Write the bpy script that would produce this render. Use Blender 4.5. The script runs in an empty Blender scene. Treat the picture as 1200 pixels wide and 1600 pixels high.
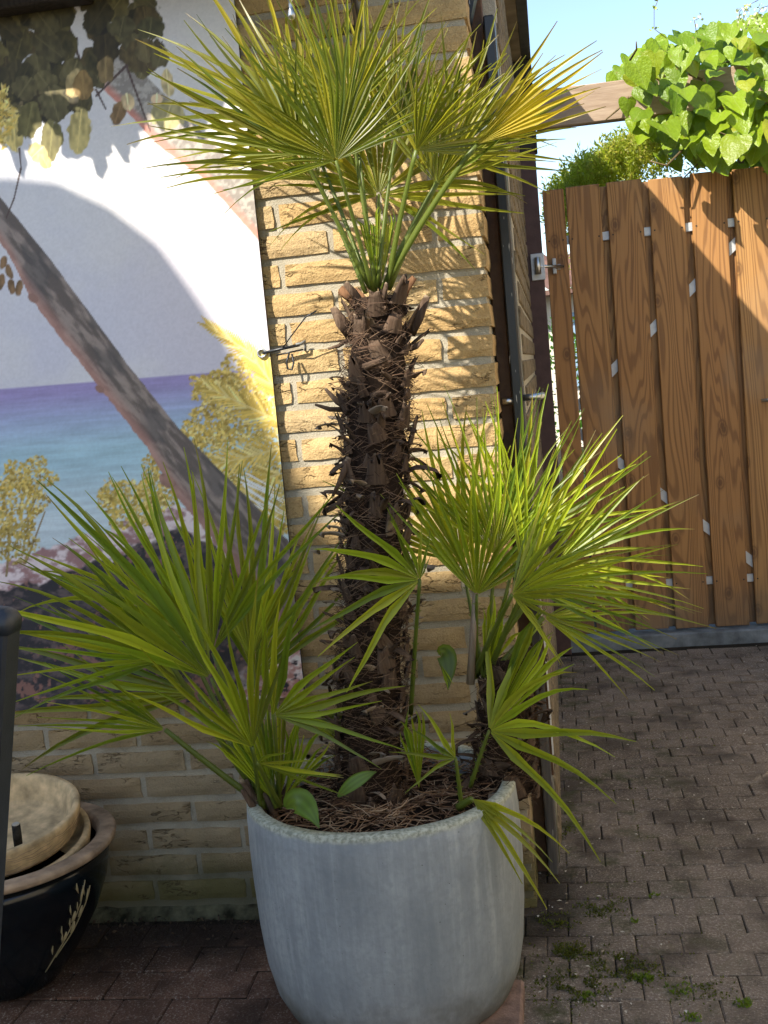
import bpy, math, random
import numpy as np
from mathutils import Vector, Matrix, noise as mnoise

R_ = math.radians
rnd = random.Random(7)
scene = bpy.context.scene
COL = scene.collection

# ------------------------------------------------------------------ camera
FPX, TILT, ROLL, YAW = 1828.4, .1191, -.0911, -.1515
CAM = Vector((.5481, -2.4655, 1.2016))
_f = Vector((math.sin(YAW)*math.cos(TILT), math.cos(YAW)*math.cos(TILT), -math.sin(TILT)))
_r = Vector((math.cos(YAW), -math.sin(YAW), 0)); _u = _r.cross(_f)
CR = math.cos(ROLL)*_r + math.sin(ROLL)*_u
CU = -math.sin(ROLL)*_r + math.cos(ROLL)*_u
CF = _f
cam_data = bpy.data.cameras.new('camera')
cam_data.sensor_fit = 'VERTICAL'; cam_data.sensor_height = 24.0
cam_data.lens = FPX/1600*24.0
cam_data.clip_start = .05; cam_data.clip_end = 500
cam = bpy.data.objects.new('camera', cam_data); COL.objects.link(cam)
m = Matrix((CR, CU, -CF)).transposed().to_4x4(); m.translation = CAM
cam.matrix_world = m
scene.camera = cam

# ------------------------------------------------------------------ sky, sun, exposure
SUN = Vector((.8, 1.0, -1.136)).normalized()        # the way the light travels
world = bpy.data.worlds.new('World'); scene.world = world; world.use_nodes = True
wn = world.node_tree; wn.nodes.clear()
sky = wn.nodes.new('ShaderNodeTexSky'); sky.sky_type = 'NISHITA'; sky.sun_disc = False
sky.sun_elevation = math.asin(-SUN.z); sky.sun_rotation = math.atan2(-SUN.x, -SUN.y)
sky.altitude = 0; sky.air_density = 1.0; sky.dust_density = .7; sky.ozone_density = 1.5
bg = wn.nodes.new('ShaderNodeBackground'); bg.inputs['Strength'].default_value = .112
wo = wn.nodes.new('ShaderNodeOutputWorld')
wn.links.new(sky.outputs[0], bg.inputs['Color']); wn.links.new(bg.outputs[0], wo.inputs['Surface'])
sl = bpy.data.lights.new('sun', 'SUN'); sl.energy = 3.8; sl.angle = R_(.53); sl.color = (1.0, .93, .82)
so = bpy.data.objects.new('sun', sl); COL.objects.link(so)
so.rotation_mode = 'QUATERNION'; so.rotation_quaternion = SUN.to_track_quat('-Z', 'Y')
so.location = (-3, -4, 6)
scene.view_settings.view_transform = 'Standard'; scene.view_settings.look = 'None'
scene.view_settings.exposure = 1.42; scene.view_settings.gamma = 1.0
scene.render.engine = 'CYCLES'
scene.cycles.max_bounces = 5; scene.cycles.diffuse_bounces = 4; scene.cycles.glossy_bounces = 2; scene.cycles.transmission_bounces = 3
scene.cycles.use_adaptive_sampling = True; scene.cycles.adaptive_threshold = .02
scene.cycles.use_denoising = True

# ------------------------------------------------------------------ helpers
def at(px, py, Y):
    """point on the plane Y=const seen at pixel (px,py) of the 1200x1600 photograph"""
    d = CF + CR*((px-600)/FPX) - CU*((py-800)/FPX)
    return CAM + d*((Y-CAM.y)/d.y)

def tag(o, label, cat, group=None, kind=None):
    if label: o['label'] = label
    if cat: o['category'] = cat
    if group: o['group'] = group
    if kind: o['kind'] = kind
    return o

def empty(name, loc=(0, 0, 0)):
    o = bpy.data.objects.new(name, None); COL.objects.link(o); o.location = loc
    o.empty_display_size = .05
    return o

def origin(o):
    v = Vector((0, 0, 0))
    while o is not None:
        v += Vector(o.location); o = o.parent
    return v

class MB:
    def __init__(s): s.v = []; s.f = []; s.c = []
    def add(s, vs, fs, col=None):
        b = len(s.v); s.v += [tuple(p) for p in vs]; s.f += [tuple(i+b for i in f) for f in fs]
        if col is not None:
            s.c += (col if isinstance(col, list) else [col]*len(vs))
        return s
    def box(s, lo, hi, M=None, col=None):
        x0, y0, z0 = lo; x1, y1, z1 = hi
        vs = [Vector(p) for p in ((x0,y0,z0),(x1,y0,z0),(x1,y1,z0),(x0,y1,z0),(x0,y0,z1),(x1,y0,z1),(x1,y1,z1),(x0,y1,z1))]
        if M is not None: vs = [M @ p for p in vs]
        return s.add(vs, [(0,3,2,1),(4,5,6,7),(0,1,5,4),(1,2,6,5),(2,3,7,6),(3,0,4,7)], col)
    def bbox(s, lo, hi, b=.004, M=None):
        """box with chamfered edges"""
        lo = Vector(lo); hi = Vector(hi); vs = []; idx = {}
        for i in (0,1):
            for j in (0,1):
                for k in (0,1):
                    P = Vector((hi.x if i else lo.x, hi.y if j else lo.y, hi.z if k else lo.z))
                    I = Vector((-b if i else b, -b if j else b, -b if k else b))
                    for a in range(3):
                        q = P + I; q[a] = P[a]; idx[(i,j,k,a)] = len(vs); vs.append(q)
        fs = []
        for a in range(3):
            o1, o2 = [d for d in range(3) if d != a]
            for e in (0,1):
                q = []
                for (p1,p2) in ((0,0),(1,0),(1,1),(0,1)):
                    t = [0,0,0]; t[a]=e; t[o1]=p1; t[o2]=p2; q.append(idx[(*t,a)])
                nrm = (vs[q[1]]-vs[q[0]]).cross(vs[q[2]]-vs[q[0]])
                if (nrm[a] > 0) != (e == 1): q.reverse()
                fs.append(q)
        for a in range(3):
            o1, o2 = [d for d in range(3) if d != a]
            for p1 in (0,1):
                for p2 in (0,1):
                    t0=[0,0,0]; t0[o1]=p1; t0[o2]=p2; t1=list(t0); t1[a]=1
                    fs.append([idx[(*t0,o1)],idx[(*t1,o1)],idx[(*t1,o2)],idx[(*t0,o2)]])
        for i in (0,1):
            for j in (0,1):
                for k in (0,1): fs.append([idx[(i,j,k,a)] for a in range(3)])
        if M is not None: vs = [M @ p for p in vs]
        return s.add(vs, fs)
    def tube(s, pts, rad, n=8, col=None, cap=True, flat=1.0, up=None):
        pts = [Vector(p) for p in pts]; vs = []; fs = []
        if not hasattr(rad, '__len__'): rad = [rad]*len(pts)
        prev = None
        for i, p in enumerate(pts):
            t = (pts[min(i+1, len(pts)-1)] - pts[max(i-1, 0)])
            t = t.normalized() if t.length > 1e-9 else Vector((0,0,1))
            if prev is None:
                a = Vector(up) if up else (Vector((0,0,1)) if abs(t.z) < .9 else Vector((0,1,0)))
            else: a = prev
            x = (a - t*a.dot(t)).normalized(); prev = x; y = t.cross(x)
            for k in range(n):
                an = 2*math.pi*k/n
                vs.append(p + (x*math.cos(an) + y*math.sin(an)*flat)*rad[i])
        for i in range(len(pts)-1):
            for k in range(n):
                fs.append((i*n+k, i*n+(k+1)%n, (i+1)*n+(k+1)%n, (i+1)*n+k))
        if cap:
            fs.append(tuple(range(n-1, -1, -1))); fs.append(tuple(range((len(pts)-1)*n, len(pts)*n)))
        return s.add(vs, fs, col)
    def lathe(s, prof, n=48, c=(0,0,0), wob=None):
        vs = []; fs = []
        for (r, z) in prof:
            for k in range(n):
                a = 2*math.pi*k/n
                rr = r if wob is None else r + wob(a, z)
                vs.append((c[0]+rr*math.cos(a), c[1]+rr*math.sin(a), c[2]+z))
        for i in range(len(prof)-1):
            for k in range(n):
                fs.append((i*n+k, i*n+(k+1)%n, (i+1)*n+(k+1)%n, (i+1)*n+k))
        if prof[0][0] > 1e-4: fs.append(tuple(range(n-1, -1, -1)))
        if prof[-1][0] > 1e-4: fs.append(tuple(range((len(prof)-1)*n, len(prof)*n)))
        return s.add(vs, fs)
    def crisp(s, prof, n=48, c=(0,0,0), e=.0012):
        q = [prof[0]]
        for k in range(1, len(prof)-1):
            for d in (-1, 1):
                a, b_ = prof[k], prof[k+d]; L = math.hypot(b_[0]-a[0], b_[1]-a[1]); f = min(.3, e/max(L, 1e-6))
                q.append((a[0]+(b_[0]-a[0])*f, a[1]+(b_[1]-a[1])*f))
        q.append(prof[-1]); return s.lathe(q, n, c)
    def mesh(s, name, org=(0,0,0), smooth=False):
        me = bpy.data.meshes.new(name); o = Vector(org)
        me.from_pydata([tuple(Vector(p)-o) for p in s.v], [], s.f); me.update()
        if smooth: me.polygons.foreach_set('use_smooth', [True]*len(me.polygons))
        if s.c and len(s.c) == len(s.v):
            at_ = me.color_attributes.new('tint', 'FLOAT_COLOR', 'POINT')
            at_.data.foreach_set('color', np.array([(c[0], c[1], c[2], 1) for c in s.c], dtype=np.float32).ravel())
        return me
    def build(s, name, mat, parent=None, smooth=False, loc=None):
        """vertices in world coordinates; the object's origin goes to loc (or its parent's origin)"""
        po = origin(parent) if parent else Vector((0,0,0))
        l = Vector(loc) if loc is not None else po
        me = s.mesh(name, l, smooth)
        me.materials.append(M[mat] if isinstance(mat, str) else mat)
        o = bpy.data.objects.new(name, me); COL.objects.link(o); o.location = l - po
        if parent: o.parent = parent
        return o

def inst(name, me, parent, loc, rot=None, scale=None):
    o = bpy.data.objects.new(name, me); COL.objects.link(o)
    o.location = loc
    if rot is not None:
        if hasattr(rot, 'to_euler'): o.rotation_euler = rot.to_euler()
        else: o.rotation_euler = rot
    if scale is not None: o.scale = scale
    if parent: o.parent = parent
    return o

# ------------------------------------------------------------------ materials
M = {}
class NT:
    """small node-tree writer"""
    def __init__(s, name):
        s.m = bpy.data.materials.new(name); s.m.use_nodes = True; s.t = s.m.node_tree; s.t.nodes.clear()
        s.out = s.n('ShaderNodeOutputMaterial'); M[name] = s.m
    def n(s, typ, ins=None, **kw):
        nd = s.t.nodes.new(typ)
        for k, v in kw.items(): setattr(nd, k, v)
        for k, v in (ins or {}).items(): s.set(nd, k, v)
        return nd
    def set(s, nd, k, v):
        i = nd.inputs[k]
        if isinstance(v, bpy.types.NodeSocket): s.t.links.new(v, i)
        elif isinstance(v, bpy.types.Node): s.t.links.new(v.outputs[0], i)
        else:
            if hasattr(v, '__len__') and len(v) == 3 and i.type == 'RGBA': v = (*v, 1)
            i.default_value = v
    def coord(s, which='Object', scale=(1,1,1), rnd_off=False, loc=None):
        c = s.n('ShaderNodeTexCoord').outputs[which]
        if which == 'World': pass
        if rnd_off:
            oi = s.n('ShaderNodeObjectInfo')
            mu = s.n('ShaderNodeVectorMath', {0: (37.1, 19.7, 53.3)}, operation='SCALE'); s.set(mu, 'Scale', oi.outputs['Random'])
            ad = s.n('ShaderNodeVectorMath', {0: c, 1: mu.outputs[0]}, operation='ADD'); c = ad.outputs[0]
        mp = s.n('ShaderNodeMapping', {'Vector': c, 'Scale': scale})
        return mp.outputs[0]
    def pos(s, scale=(1,1,1)):
        g = s.n('ShaderNodeNewGeometry').outputs['Position']
        return s.n('ShaderNodeMapping', {'Vector': g, 'Scale': scale}).outputs[0]
    def noise(s, vec, scale, detail=4, rough=.55, dist=0):
        return s.n('ShaderNodeTexNoise', {'Vector': vec, 'Scale': scale, 'Detail': detail, 'Roughness': rough, 'Distortion': dist}).outputs[0]
    def voro(s, vec, scale, feature='F1', out=0, randomness=1):
        return s.n('ShaderNodeTexVoronoi', {'Vector': vec, 'Scale': scale, 'Randomness': randomness}, feature=feature).outputs[out]
    def ramp(s, fac, stops, interp='LINEAR'):
        r = s.n('ShaderNodeValToRGB', {'Fac': fac}); cr = r.color_ramp; cr.interpolation = interp
        while len(cr.elements) < len(stops): cr.elements.new(.5)
        for e, (p, c) in zip(cr.elements, stops):
            e.position = p; e.color = (c, c, c, 1) if not hasattr(c, '__len__') else (*c[:3], 1)
        return r.outputs[0]
    def mix(s, fac, a, b, blend='MIX'):
        x = s.n('ShaderNodeMix', data_type='RGBA', blend_type=blend)
        s.set(x, 0, fac); s.set(x, 6, a); s.set(x, 7, b)
        return x.outputs[2]
    def math(s, op, a, b=0.0, c=None):
        x = s.n('ShaderNodeMath', operation=op); s.set(x, 0, a); s.set(x, 1, b)
        if c is not None: s.set(x, 2, c)
        return x.outputs[0]
    def sep(s, vec, i):
        return s.n('ShaderNodeSeparateXYZ', {0: vec}).outputs[i]
    def bump(s, h, strength=.5, dist=.01, nrm=None):
        d = {'Height': h, 'Strength': strength, 'Distance': dist}
        if nrm is not None: d['Normal'] = nrm
        return s.n('ShaderNodeBump', d).outputs[0]
    def pbr(s, col, rough=.7, normal=None, spec=.35, metal=0.0, **kw):
        p = s.n('ShaderNodeBsdfPrincipled'); s.set(p, 'Base Color', col); s.set(p, 'Roughness', rough)
        s.set(p, 'Specular IOR Level', spec); s.set(p, 'Metallic', metal)
        for k, v in kw.items(): s.set(p, k.replace('_', ' '), v)
        if normal is not None: s.set(p, 'Normal', normal)
        return p.outputs[0]
    def done(s, sh): s.t.links.new(sh, s.out.inputs['Surface']); return s.m
    def rand(s): return s.n('ShaderNodeObjectInfo').outputs['Random']
    def smooth(s, v, a, b):
        x = s.n('ShaderNodeMapRange', interpolation_type='SMOOTHSTEP'); s.set(x, 0, v); s.set(x, 1, a); s.set(x, 2, b)
        s.set(x, 3, 0.0); s.set(x, 4, 1.0)
        return x.outputs[0]

def simple(name, col, rough=.6, spec=.4, metal=0.0, var=.15, nscale=30, bump=.15, bs=120):
    t = NT(name); c = t.coord()
    n = t.noise(c, nscale, 5)
    dk = tuple(x*(1-var*1.6) for x in col); lt = tuple(min(1, x*(1+var)) for x in col)
    colr = t.ramp(n, [(.3, dk), (.7, lt)])
    b = t.bump(t.noise(c, bs, 3), bump, .003)
    return t.done(t.pbr(colr, rough, b, spec, metal))

def mat_brick():
    t = NT('brick'); c = t.coord('Object', (1,1,1), True); p = t.pos()
    r = t.rand()
    base = t.ramp(r, [(0, (.47,.315,.14)), (.25, (.57,.41,.20)), (.5, (.52,.345,.15)), (.75, (.62,.45,.225)), (1, (.48,.36,.20))])
    n1 = t.noise(c, 26, 3, .65); n2 = t.noise(c, 230, 3, .65)
    base = t.mix(t.ramp(n1, [(.35, .55), (.7, 0)]), base, (.30,.19,.085))
    base = t.mix(t.ramp(n2, [(.5, 0), (.72, .5)]), base, (.66,.47,.22))
    base = t.mix(t.ramp(n2, [(.28, .6), (.42, 0)]), base, (.20,.115,.045))
    # greyer tone towards the ground, and algae of the lower courses
    z = t.sep(p, 2); nz = t.noise(p, 3.5, 2)
    zz = t.math('ADD', z, t.math('MULTIPLY', nz, -.5))
    low_grey = t.math('SUBTRACT', 1.0, t.smooth(zz, .1, .55))
    base = t.mix(t.math('MULTIPLY', low_grey, .62), base, (.235,.20,.14))
    z2 = t.math('ADD', z, t.math('MULTIPLY', t.noise(p, 9, 3), -.16))
    alg = t.math('SUBTRACT', 1.0, t.smooth(z2, -.04, .12))
    base = t.mix(t.math('MULTIPLY', alg, .75), base, (.085,.085,.022))
    cn = t.noise(t.n('ShaderNodeMapping', {'Vector': c, 'Scale': (13, 13, 40)}).outputs[0], 1.0, 3, .62, .4)
    nn = t.noise(c, 15, 1, .6)
    ck = t.math('MULTIPLY', t.ramp(t.math('ABSOLUTE', t.math('SUBTRACT', cn, .5)), [(0, 1), (.012, .5), (.022, 0)]), t.ramp(nn, [(.52, 0), (.62, 1)]))
    base = t.mix(t.math('MULTIPLY', ck, .75), base, (.07,.045,.02))
    h = t.math('ADD', n2, t.math('MULTIPLY', n1, .55))
    h = t.math('SUBTRACT', h, t.math('MULTIPLY', ck, 1.1))
    t.done(t.pbr(base, .93, t.bump(h, .8, .004), .12))
mat_brick()

def mat_mortar():
    t = NT('mortar'); p = t.pos()
    n1 = t.noise(p, 14, 5); n2 = t.noise(p, 320, 3)
    base = t.ramp(n1, [(.3, (.30,.265,.195)), (.7, (.44,.39,.29))])
    base = t.mix(t.ramp(n2, [(.4, 0), (.7, .4)]), base, (.48,.45,.37))
    z = t.math('ADD', t.sep(p, 2), t.math('MULTIPLY', t.noise(p, 9, 5), -.16))
    alg = t.math('SUBTRACT', 1.0, t.smooth(z, -.04, .12))
    base = t.mix(t.math('MULTIPLY', alg, .75), base, (.085,.082,.040))
    t.done(t.pbr(base, .95, t.bump(t.math('ADD', n2, n1), .7, .003), .1))
mat_mortar()

def mat_paver(name, cols, spk, moss):
    t = NT(name); c = t.coord('Object', (1,1,1), True); p = t.pos()
    base = t.ramp(t.rand(), [(i/(len(cols)-1), k) for i, k in enumerate(cols)])
    n1 = t.noise(c, 16, 3, .65)
    base = t.mix(t.ramp(n1, [(.35, .65), (.65, 0)]), base, tuple(x*.45 for x in cols[0]))
    big = t.noise(p, 1.7, 2, .6)
    base = t.mix(t.ramp(big, [(.4, 0), (.62, .55)]), base, tuple(x*1.5 for x in cols[-1]))
    fn = t.noise(c, 190, 3, .75)
    sp = t.ramp(fn, [(.58-spk*.3, 0), (.68-spk*.3, 1)])
    base = t.mix(t.math('MULTIPLY', sp, .75), base, (.44,.39,.32))
    base = t.mix(t.ramp(fn, [(.30, .7), (.44, 0)]), base, tuple(k*.4 for k in cols[0]))
    st_ = t.noise(p, 5, 3, .65); base = t.mix(t.ramp(st_, [(.36, .75), (.52, 0)]), base, tuple(k*.38 for k in cols[0]))
    # moss that has settled on the damp side beside the wall
    x = t.sep(p, 0); y = t.sep(p, 1)
    mn = t.noise(p, 7, 4, .7)
    near = t.math('MULTIPLY', t.math('SUBTRACT', 1.0, t.smooth(x, .5, 1.05)), t.smooth(y, -.75, -.1) if False else 1.0)
    mm = t.math('MULTIPLY', t.ramp(mn, [(.52, 0), (.68, 1)]), near)
    base = t.mix(t.math('MULTIPLY', mm, moss), base, (.045,.058,.012))
    # soil washed against the foot of the wall
    d = t.math('SUBTRACT', 1.0, t.smooth(t.math('ADD', t.math('ABSOLUTE', y), t.math('MULTIPLY', mn, -.34)), -.06, .10))
    inx = t.math('SUBTRACT', 1.0, t.smooth(x, .45, .6))
    base = t.mix(t.math('MULTIPLY', t.math('MULTIPLY', d, inx), .8), base, (.022,.016,.012))
    h = fn
    h = t.math('ADD', h, t.math('MULTIPLY', n1, .6))
    t.done(t.pbr(base, .85, t.bump(h, .9, .005), .25))
mat_paver('paver_red', [(.12,.066,.042), (.15,.082,.050), (.13,.085,.058), (.175,.10,.066)], .08, .0)
mat_paver('paver_grey', [(.165,.130,.098), (.19,.152,.117), (.21,.172,.135), (.175,.142,.112)], .12, .9)

def mat_soil(name, a, b, sc=60):
    t = NT(name); p = t.pos()
    n1 = t.noise(p, sc, 6, .7); n2 = t.noise(p, sc*.15, 4)
    base = t.mix(n2, t.ramp(n1, [(.3, a), (.7, b)]), tuple(x*.6 for x in a))
    t.done(t.pbr(base, .97, t.bump(n1, 1, .01), .1))
mat_soil('soil', (.018,.012,.008), (.055,.036,.022))
mat_soil('joint_soil', (.03,.025,.018), (.075,.062,.045), 90)
mat_soil('far_ground', (.10,.09,.075), (.16,.15,.13), 20)

def mat_leaf(name, trans=.42, rough=.42, var=.35, sheen=(.62,.78,.16)):
    t = NT(name)
    a = t.n('ShaderNodeVertexColor', layer_name='tint').outputs[0]
    c = t.coord('Object')
    n = t.noise(c, 60, 3)
    col = t.mix(t.math('MULTIPLY', n, var), a, t.mix(.5, a, (.02,.03,.005)))
    b = t.bump(t.noise(c, 400, 2), .1, .001)
    p = t.pbr(col, rough, b, .5)
    tr = t.n('ShaderNodeBsdfTranslucent'); t.set(tr, 'Color', t.mix(1.0, t.mix(.25, col, (.30,.36,.03)), (1.9,1.9,1.4), 'MULTIPLY')); t.set(tr, 'Normal', b)
    mx = t.n('ShaderNodeMixShader', {0: trans}); t.t.links.new(p, mx.inputs[1]); t.t.links.new(tr.outputs[0], mx.inputs[2])
    t.done(mx.outputs[0])
mat_leaf('palm_leaf', .36, .42)

def mat_vine(name, cols, trans=.4):
    t = NT(name); c = t.coord('Object')
    col = t.ramp(t.rand(), [(i/(len(cols)-1), k) for i, k in enumerate(cols)])
    x = t.math('ABSOLUTE', t.sep(c, 0))
    vein = t.ramp(x, [(0, .55), (.018, 0)])
    col = t.mix(vein, col, (.30,.36,.10))
    n = t.noise(c, 25, 4); col = t.mix(t.math('MULTIPLY', n, .35), col, tuple(k*.5 for k in cols[0]))
    col = t.mix(t.ramp(t.noise(t.coord('Object', (1,1,1), True), 5, 2), [(.66, 0), (.74, .8)]), col, (.22,.16,.05))
    b = t.bump(t.noise(c, 7, 2), .2, .05)
    p = t.pbr(col, .42, b, .4)
    tr = t.n('ShaderNodeBsdfTranslucent'); t.set(tr, 'Color', t.mix(1.0, col, (2.0,2.0,1.2), 'MULTIPLY'))
    mx = t.n('ShaderNodeMixShader', {0: trans}); t.t.links.new(p, mx.inputs[1]); t.t.links.new(tr.outputs[0], mx.inputs[2])
    t.done(mx.outputs[0])
mat_vine('vine_leaf', [(.09,.17,.007), (.18,.28,.010), (.24,.34,.012), (.14,.22,.010), (.26,.36,.014), (.16,.25,.010), (.36,.36,.03)], .26)
mat_vine('grape_leaf', [(.06,.13,.015), (.09,.17,.02)])
mat_leaf('hedge_leaf', .45, .5)

def mat_wood(name, light, dark, red, scale=1.0, rough=.55):
    t = NT(name); c = t.coord('Object', (1,1,1), True)
    m1 = t.n('ShaderNodeMapping', {'Vector': c, 'Scale': (8*scale, 8*scale, .6*scale)}).outputs[0]
    f = t.noise(m1, 1.0, 2, .45, .3)
    w = t.math('SINE', t.math('MULTIPLY', f, 150.0))
    grain = t.ramp(t.math('MULTIPLY_ADD', w, .5, .5), [(.0, 0), (.55, .12), (.9, 1)])
    m2 = t.n('ShaderNodeMapping', {'Vector': c, 'Scale': (160, 160, 3)}).outputs[0]
    fine = t.noise(m2, 1.0, 3, .6)
    tone = t.noise(t.n('ShaderNodeMapping', {'Vector': c, 'Scale': (14, 14, 1.2)}).outputs[0], 1.0, 3)
    base = t.mix(tone, light, red)
    rr = t.rand()
    base = t.mix(t.math('MULTIPLY', rr, .8), base, red)
    base = t.mix(t.math('MULTIPLY', grain, .58), base, dark)
    base = t.mix(t.ramp(fine, [(.5, 0), (.8, .4)]), base, dark)
    # knots
    sx = t.n('ShaderNodeSeparateXYZ', {0: c}); cv = t.n('ShaderNodeCombineXYZ', {0: t.math('MULTIPLY', sx.outputs[0], 8.5), 1: t.math('MULTIPLY', sx.outputs[2], 5.2)})
    vk = t.n('ShaderNodeTexVoronoi', {'Vector': cv.outputs[0], 'Scale': 1.0}, voronoi_dimensions='2D')
    kn = t.math('MULTIPLY', t.ramp(vk.outputs[0], [(.05, 1), (.09, .4), (.12, .85), (.16, .25), (.22, 0)]), t.ramp(t.sep(vk.outputs[1], 0), [(.66, 0), (.68, 1)]))
    base = t.mix(t.math('MULTIPLY', kn, .75), base, tuple(x*.7 for x in dark))
    if name == 'gate_wood':                                            # rain-splash dirt and greying at the foot of the boards
        gp_ = t.pos(); dz = t.math('ADD', t.sep(gp_, 2), t.math('MULTIPLY', t.noise(gp_, 7, 3), -.3))
        base = t.mix(t.math('MULTIPLY', t.math('SUBTRACT', 1.0, t.smooth(dz, -.12, .22)), .6), base, (.09,.075,.055))
        base = t.mix(t.ramp(t.noise(gp_, 2.3, 3), [(.52, 0), (.70, .35)]), base, (.27,.21,.14))
    h = t.math('SUBTRACT', fine, t.math('MULTIPLY', grain, .6))
    t.done(t.pbr(base, rough, t.bump(h, .3, .002), .35))
mat_wood('gate_wood', (.46,.26,.088), (.13,.055,.018), (.33,.155,.05))
mat_wood('beam_wood', (.40,.31,.22), (.17,.12,.08), (.33,.24,.165), 1.0, .8)
mat_wood('dark_wood', (.05,.04,.03), (.018,.013,.01), (.04,.03,.022), 1.0, .7)

def mat_concrete():
    t = NT('pot_concrete'); p = t.pos(); c = t.coord('Object')
    st = t.noise(t.n('ShaderNodeMapping', {'Vector': p, 'Scale': (38, 38, 2.4)}).outputs[0], 1.0, 6, .68)
    n1 = t.noise(p, 9, 6, .6); n2 = t.noise(p, 90, 4)
    base = t.ramp(n1, [(.3, (.22,.243,.25)), (.7, (.345,.37,.37))])
    base = t.mix(t.ramp(st, [(.48, 0), (.70, .7)]), base, (.46,.485,.47))
    base = t.mix(t.ramp(st, [(.28, .55), (.46, 0)]), base, (.17,.19,.197))
    base = t.mix(t.ramp(n2, [(.45, 0), (.7, .4)]), base, (.19,.21,.215))
    base = t.mix(t.ramp(t.noise(p, 3.1, 5, .7), [(.45, 0), (.62, .5)]), base, (.20,.225,.235))
    spl = t.math('SUBTRACT', 1.0, t.smooth(t.math('ADD', t.sep(p, 2), t.math('MULTIPLY', t.noise(p, 22, 4), -.16)), -.05, .06))
    base = t.mix(t.math('MULTIPLY', spl, .7), base, (.10,.095,.07))
    v = t.voro(p, 95); vr = t.sep(t.voro(p, 95, out=1), 0)
    pore = t.math('MULTIPLY', t.ramp(v, [(.07, 1), (.13, 0)]), t.ramp(vr, [(.86, 0), (.88, 1)]))
    base = t.mix(t.math('MULTIPLY', pore, .8), base, (.09,.09,.085))
    # rough weathered lip with lichen
    z = t.math('ADD', t.sep(p, 2), t.math('MULTIPLY', t.noise(p, 40, 4), .012))
    lip = t.smooth(z, .4255, .4365)
    base = t.mix(t.math('MULTIPLY', lip, .8), base, t.ramp(t.noise(p, 140, 4), [(.35, (.22,.23,.15)), (.6, (.50,.51,.39)), (.8, (.60,.60,.50))]))
    h = t.math('SUBTRACT', t.math('MULTIPLY', n2, .6), t.math('MULTIPLY', pore, 1.5))
    h = t.math('ADD', h, t.math('MULTIPLY', t.math('MULTIPLY', t.noise(p, 300, 3), lip), 1.0))
    t.done(t.pbr(base, .62, t.bump(h, .45, .003), .35))
mat_concrete()

def mat_bark(name, a, b, c3, sc=1, tipc=None):
    t = NT(name); p = t.coord('Object', (1,1,1), True)
    f = t.noise(t.n('ShaderNodeMapping', {'Vector': p, 'Scale': (140*sc, 140*sc, 14*sc)}).outputs[0], 1.0, 4, .6)
    n = t.noise(p, 35*sc, 4)
    base = t.mix(n, t.ramp(f, [(.3, a), (.7, b)]), c3)
    base = t.mix(t.math('MULTIPLY', t.rand(), .45), base, a)
    if tipc:
        gz = t.sep(t.n('ShaderNodeTexCoord').outputs['Generated'], 2)
        base = t.mix(t.math('MULTIPLY', t.smooth(gz, .90, .97), t.ramp(n, [(.4,.2),(.6,.9)])), base, tipc)
    t.done(t.pbr(base, .9, t.bump(f, .7, .004), .15))
mat_bark('palm_bark', (.012,.008,.005), (.05,.03,.018), (.028,.016,.010))
mat_bark('leaf_base', (.030,.020,.014), (.23,.165,.11), (.10,.058,.036), 1, (.34,.26,.17))
mat_bark('dry_scale', (.20,.155,.105), (.42,.35,.26), (.28,.21,.15))
mat_bark('petiole_brown', (.10,.05,.025), (.26,.14,.07), (.18,.09,.045))

def mat_tint(name, rough=.85, spec=.15):
    t = NT(name); a = t.n('ShaderNodeVertexColor', layer_name='tint').outputs[0]
    t.done(t.pbr(a, rough, None, spec))
mat_tint('fibre'); mat_tint('flower', .6)
def mat_print():
    t = NT('poster_print'); a = t.n('ShaderNodeVertexColor', layer_name='tint').outputs[0]
    b = t.bump(t.noise(t.coord('Object'), 700, 2), .08, .001)
    t.done(t.pbr(a, .45, b, .4))
mat_print()

simple('return_brick', (.21,.165,.105), .95, .1, 0, .35, 30, 1.0, 200)
simple('plinth', (.09,.085,.05), .95, .1, 0, .5, 30, 1.0, 150)
simple('black_metal', (.012,.014,.017), .38, .5, 0, .2, 60, .1)
simple('chair_frame', (.022,.027,.034), .42, .45, 0, .15, 40, .15, 500)
simple('chair_mesh', (.03,.03,.032), .8, .2)
simple('steel', (.55,.55,.53), .32, .5, 1.0, .12, 60, .1)
simple('aluminium', (.62,.64,.66), .35, .5, 1.0, .06, 40, .05)
simple('alu_matte', (.50,.52,.53), .5, .5, .35, .08, 40, .05)
simple('post_brown', (.072,.040,.036), .6, .35, 0, .15, 25, .25)
simple('frame_brown', (.12,.058,.026), .6, .35, 0, .25, 30, .3)
simple('threshold_grey', (.16,.18,.195), .85, .2, 0, .35, 14, .5)
simple('board_dark', (.035,.033,.03), .8, .2, 0, .3, 12, .4)
simple('soffit', (.17,.135,.095), .85, .15, 0, .3, 8, .4)
simple('gutter', (.045,.042,.04), .6, .3, 0, .3, 14, .3)
simple('white_wall', (.72,.70,.66), .9, .2, 0, .06, 8, .2)
simple('bounce_cream', (.70,.60,.44), .9, .2, 0, .06, 8, .2)
simple('far_plaster', (.62,.55,.44), .9, .2, 0, .08, 4, .1)
simple('roof_tile', (.22,.13,.10), .85, .2, 0, .25, 6, .2)
simple('slab_pink', (.30,.20,.155), .9, .15, 0, .3, 25, .7, 200)
simple('cream_clay', (.62,.46,.25), .75, .25, 0, .32, 26, .35, 90)
simple('brown_clay', (.40,.29,.19), .75, .25, 0, .3, 22, .35, 90)
simple('stick_black', (.03,.026,.02), .85, .2, 0, .5, 70, .8)
simple('stick_end', (.50,.46,.38), .8, .2)
simple('moss', (.048,.062,.010), .95, .1, 0, .5, 90, 1.0, 300)
simple('gold_paint', (.42,.34,.18), .5, .4)
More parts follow.
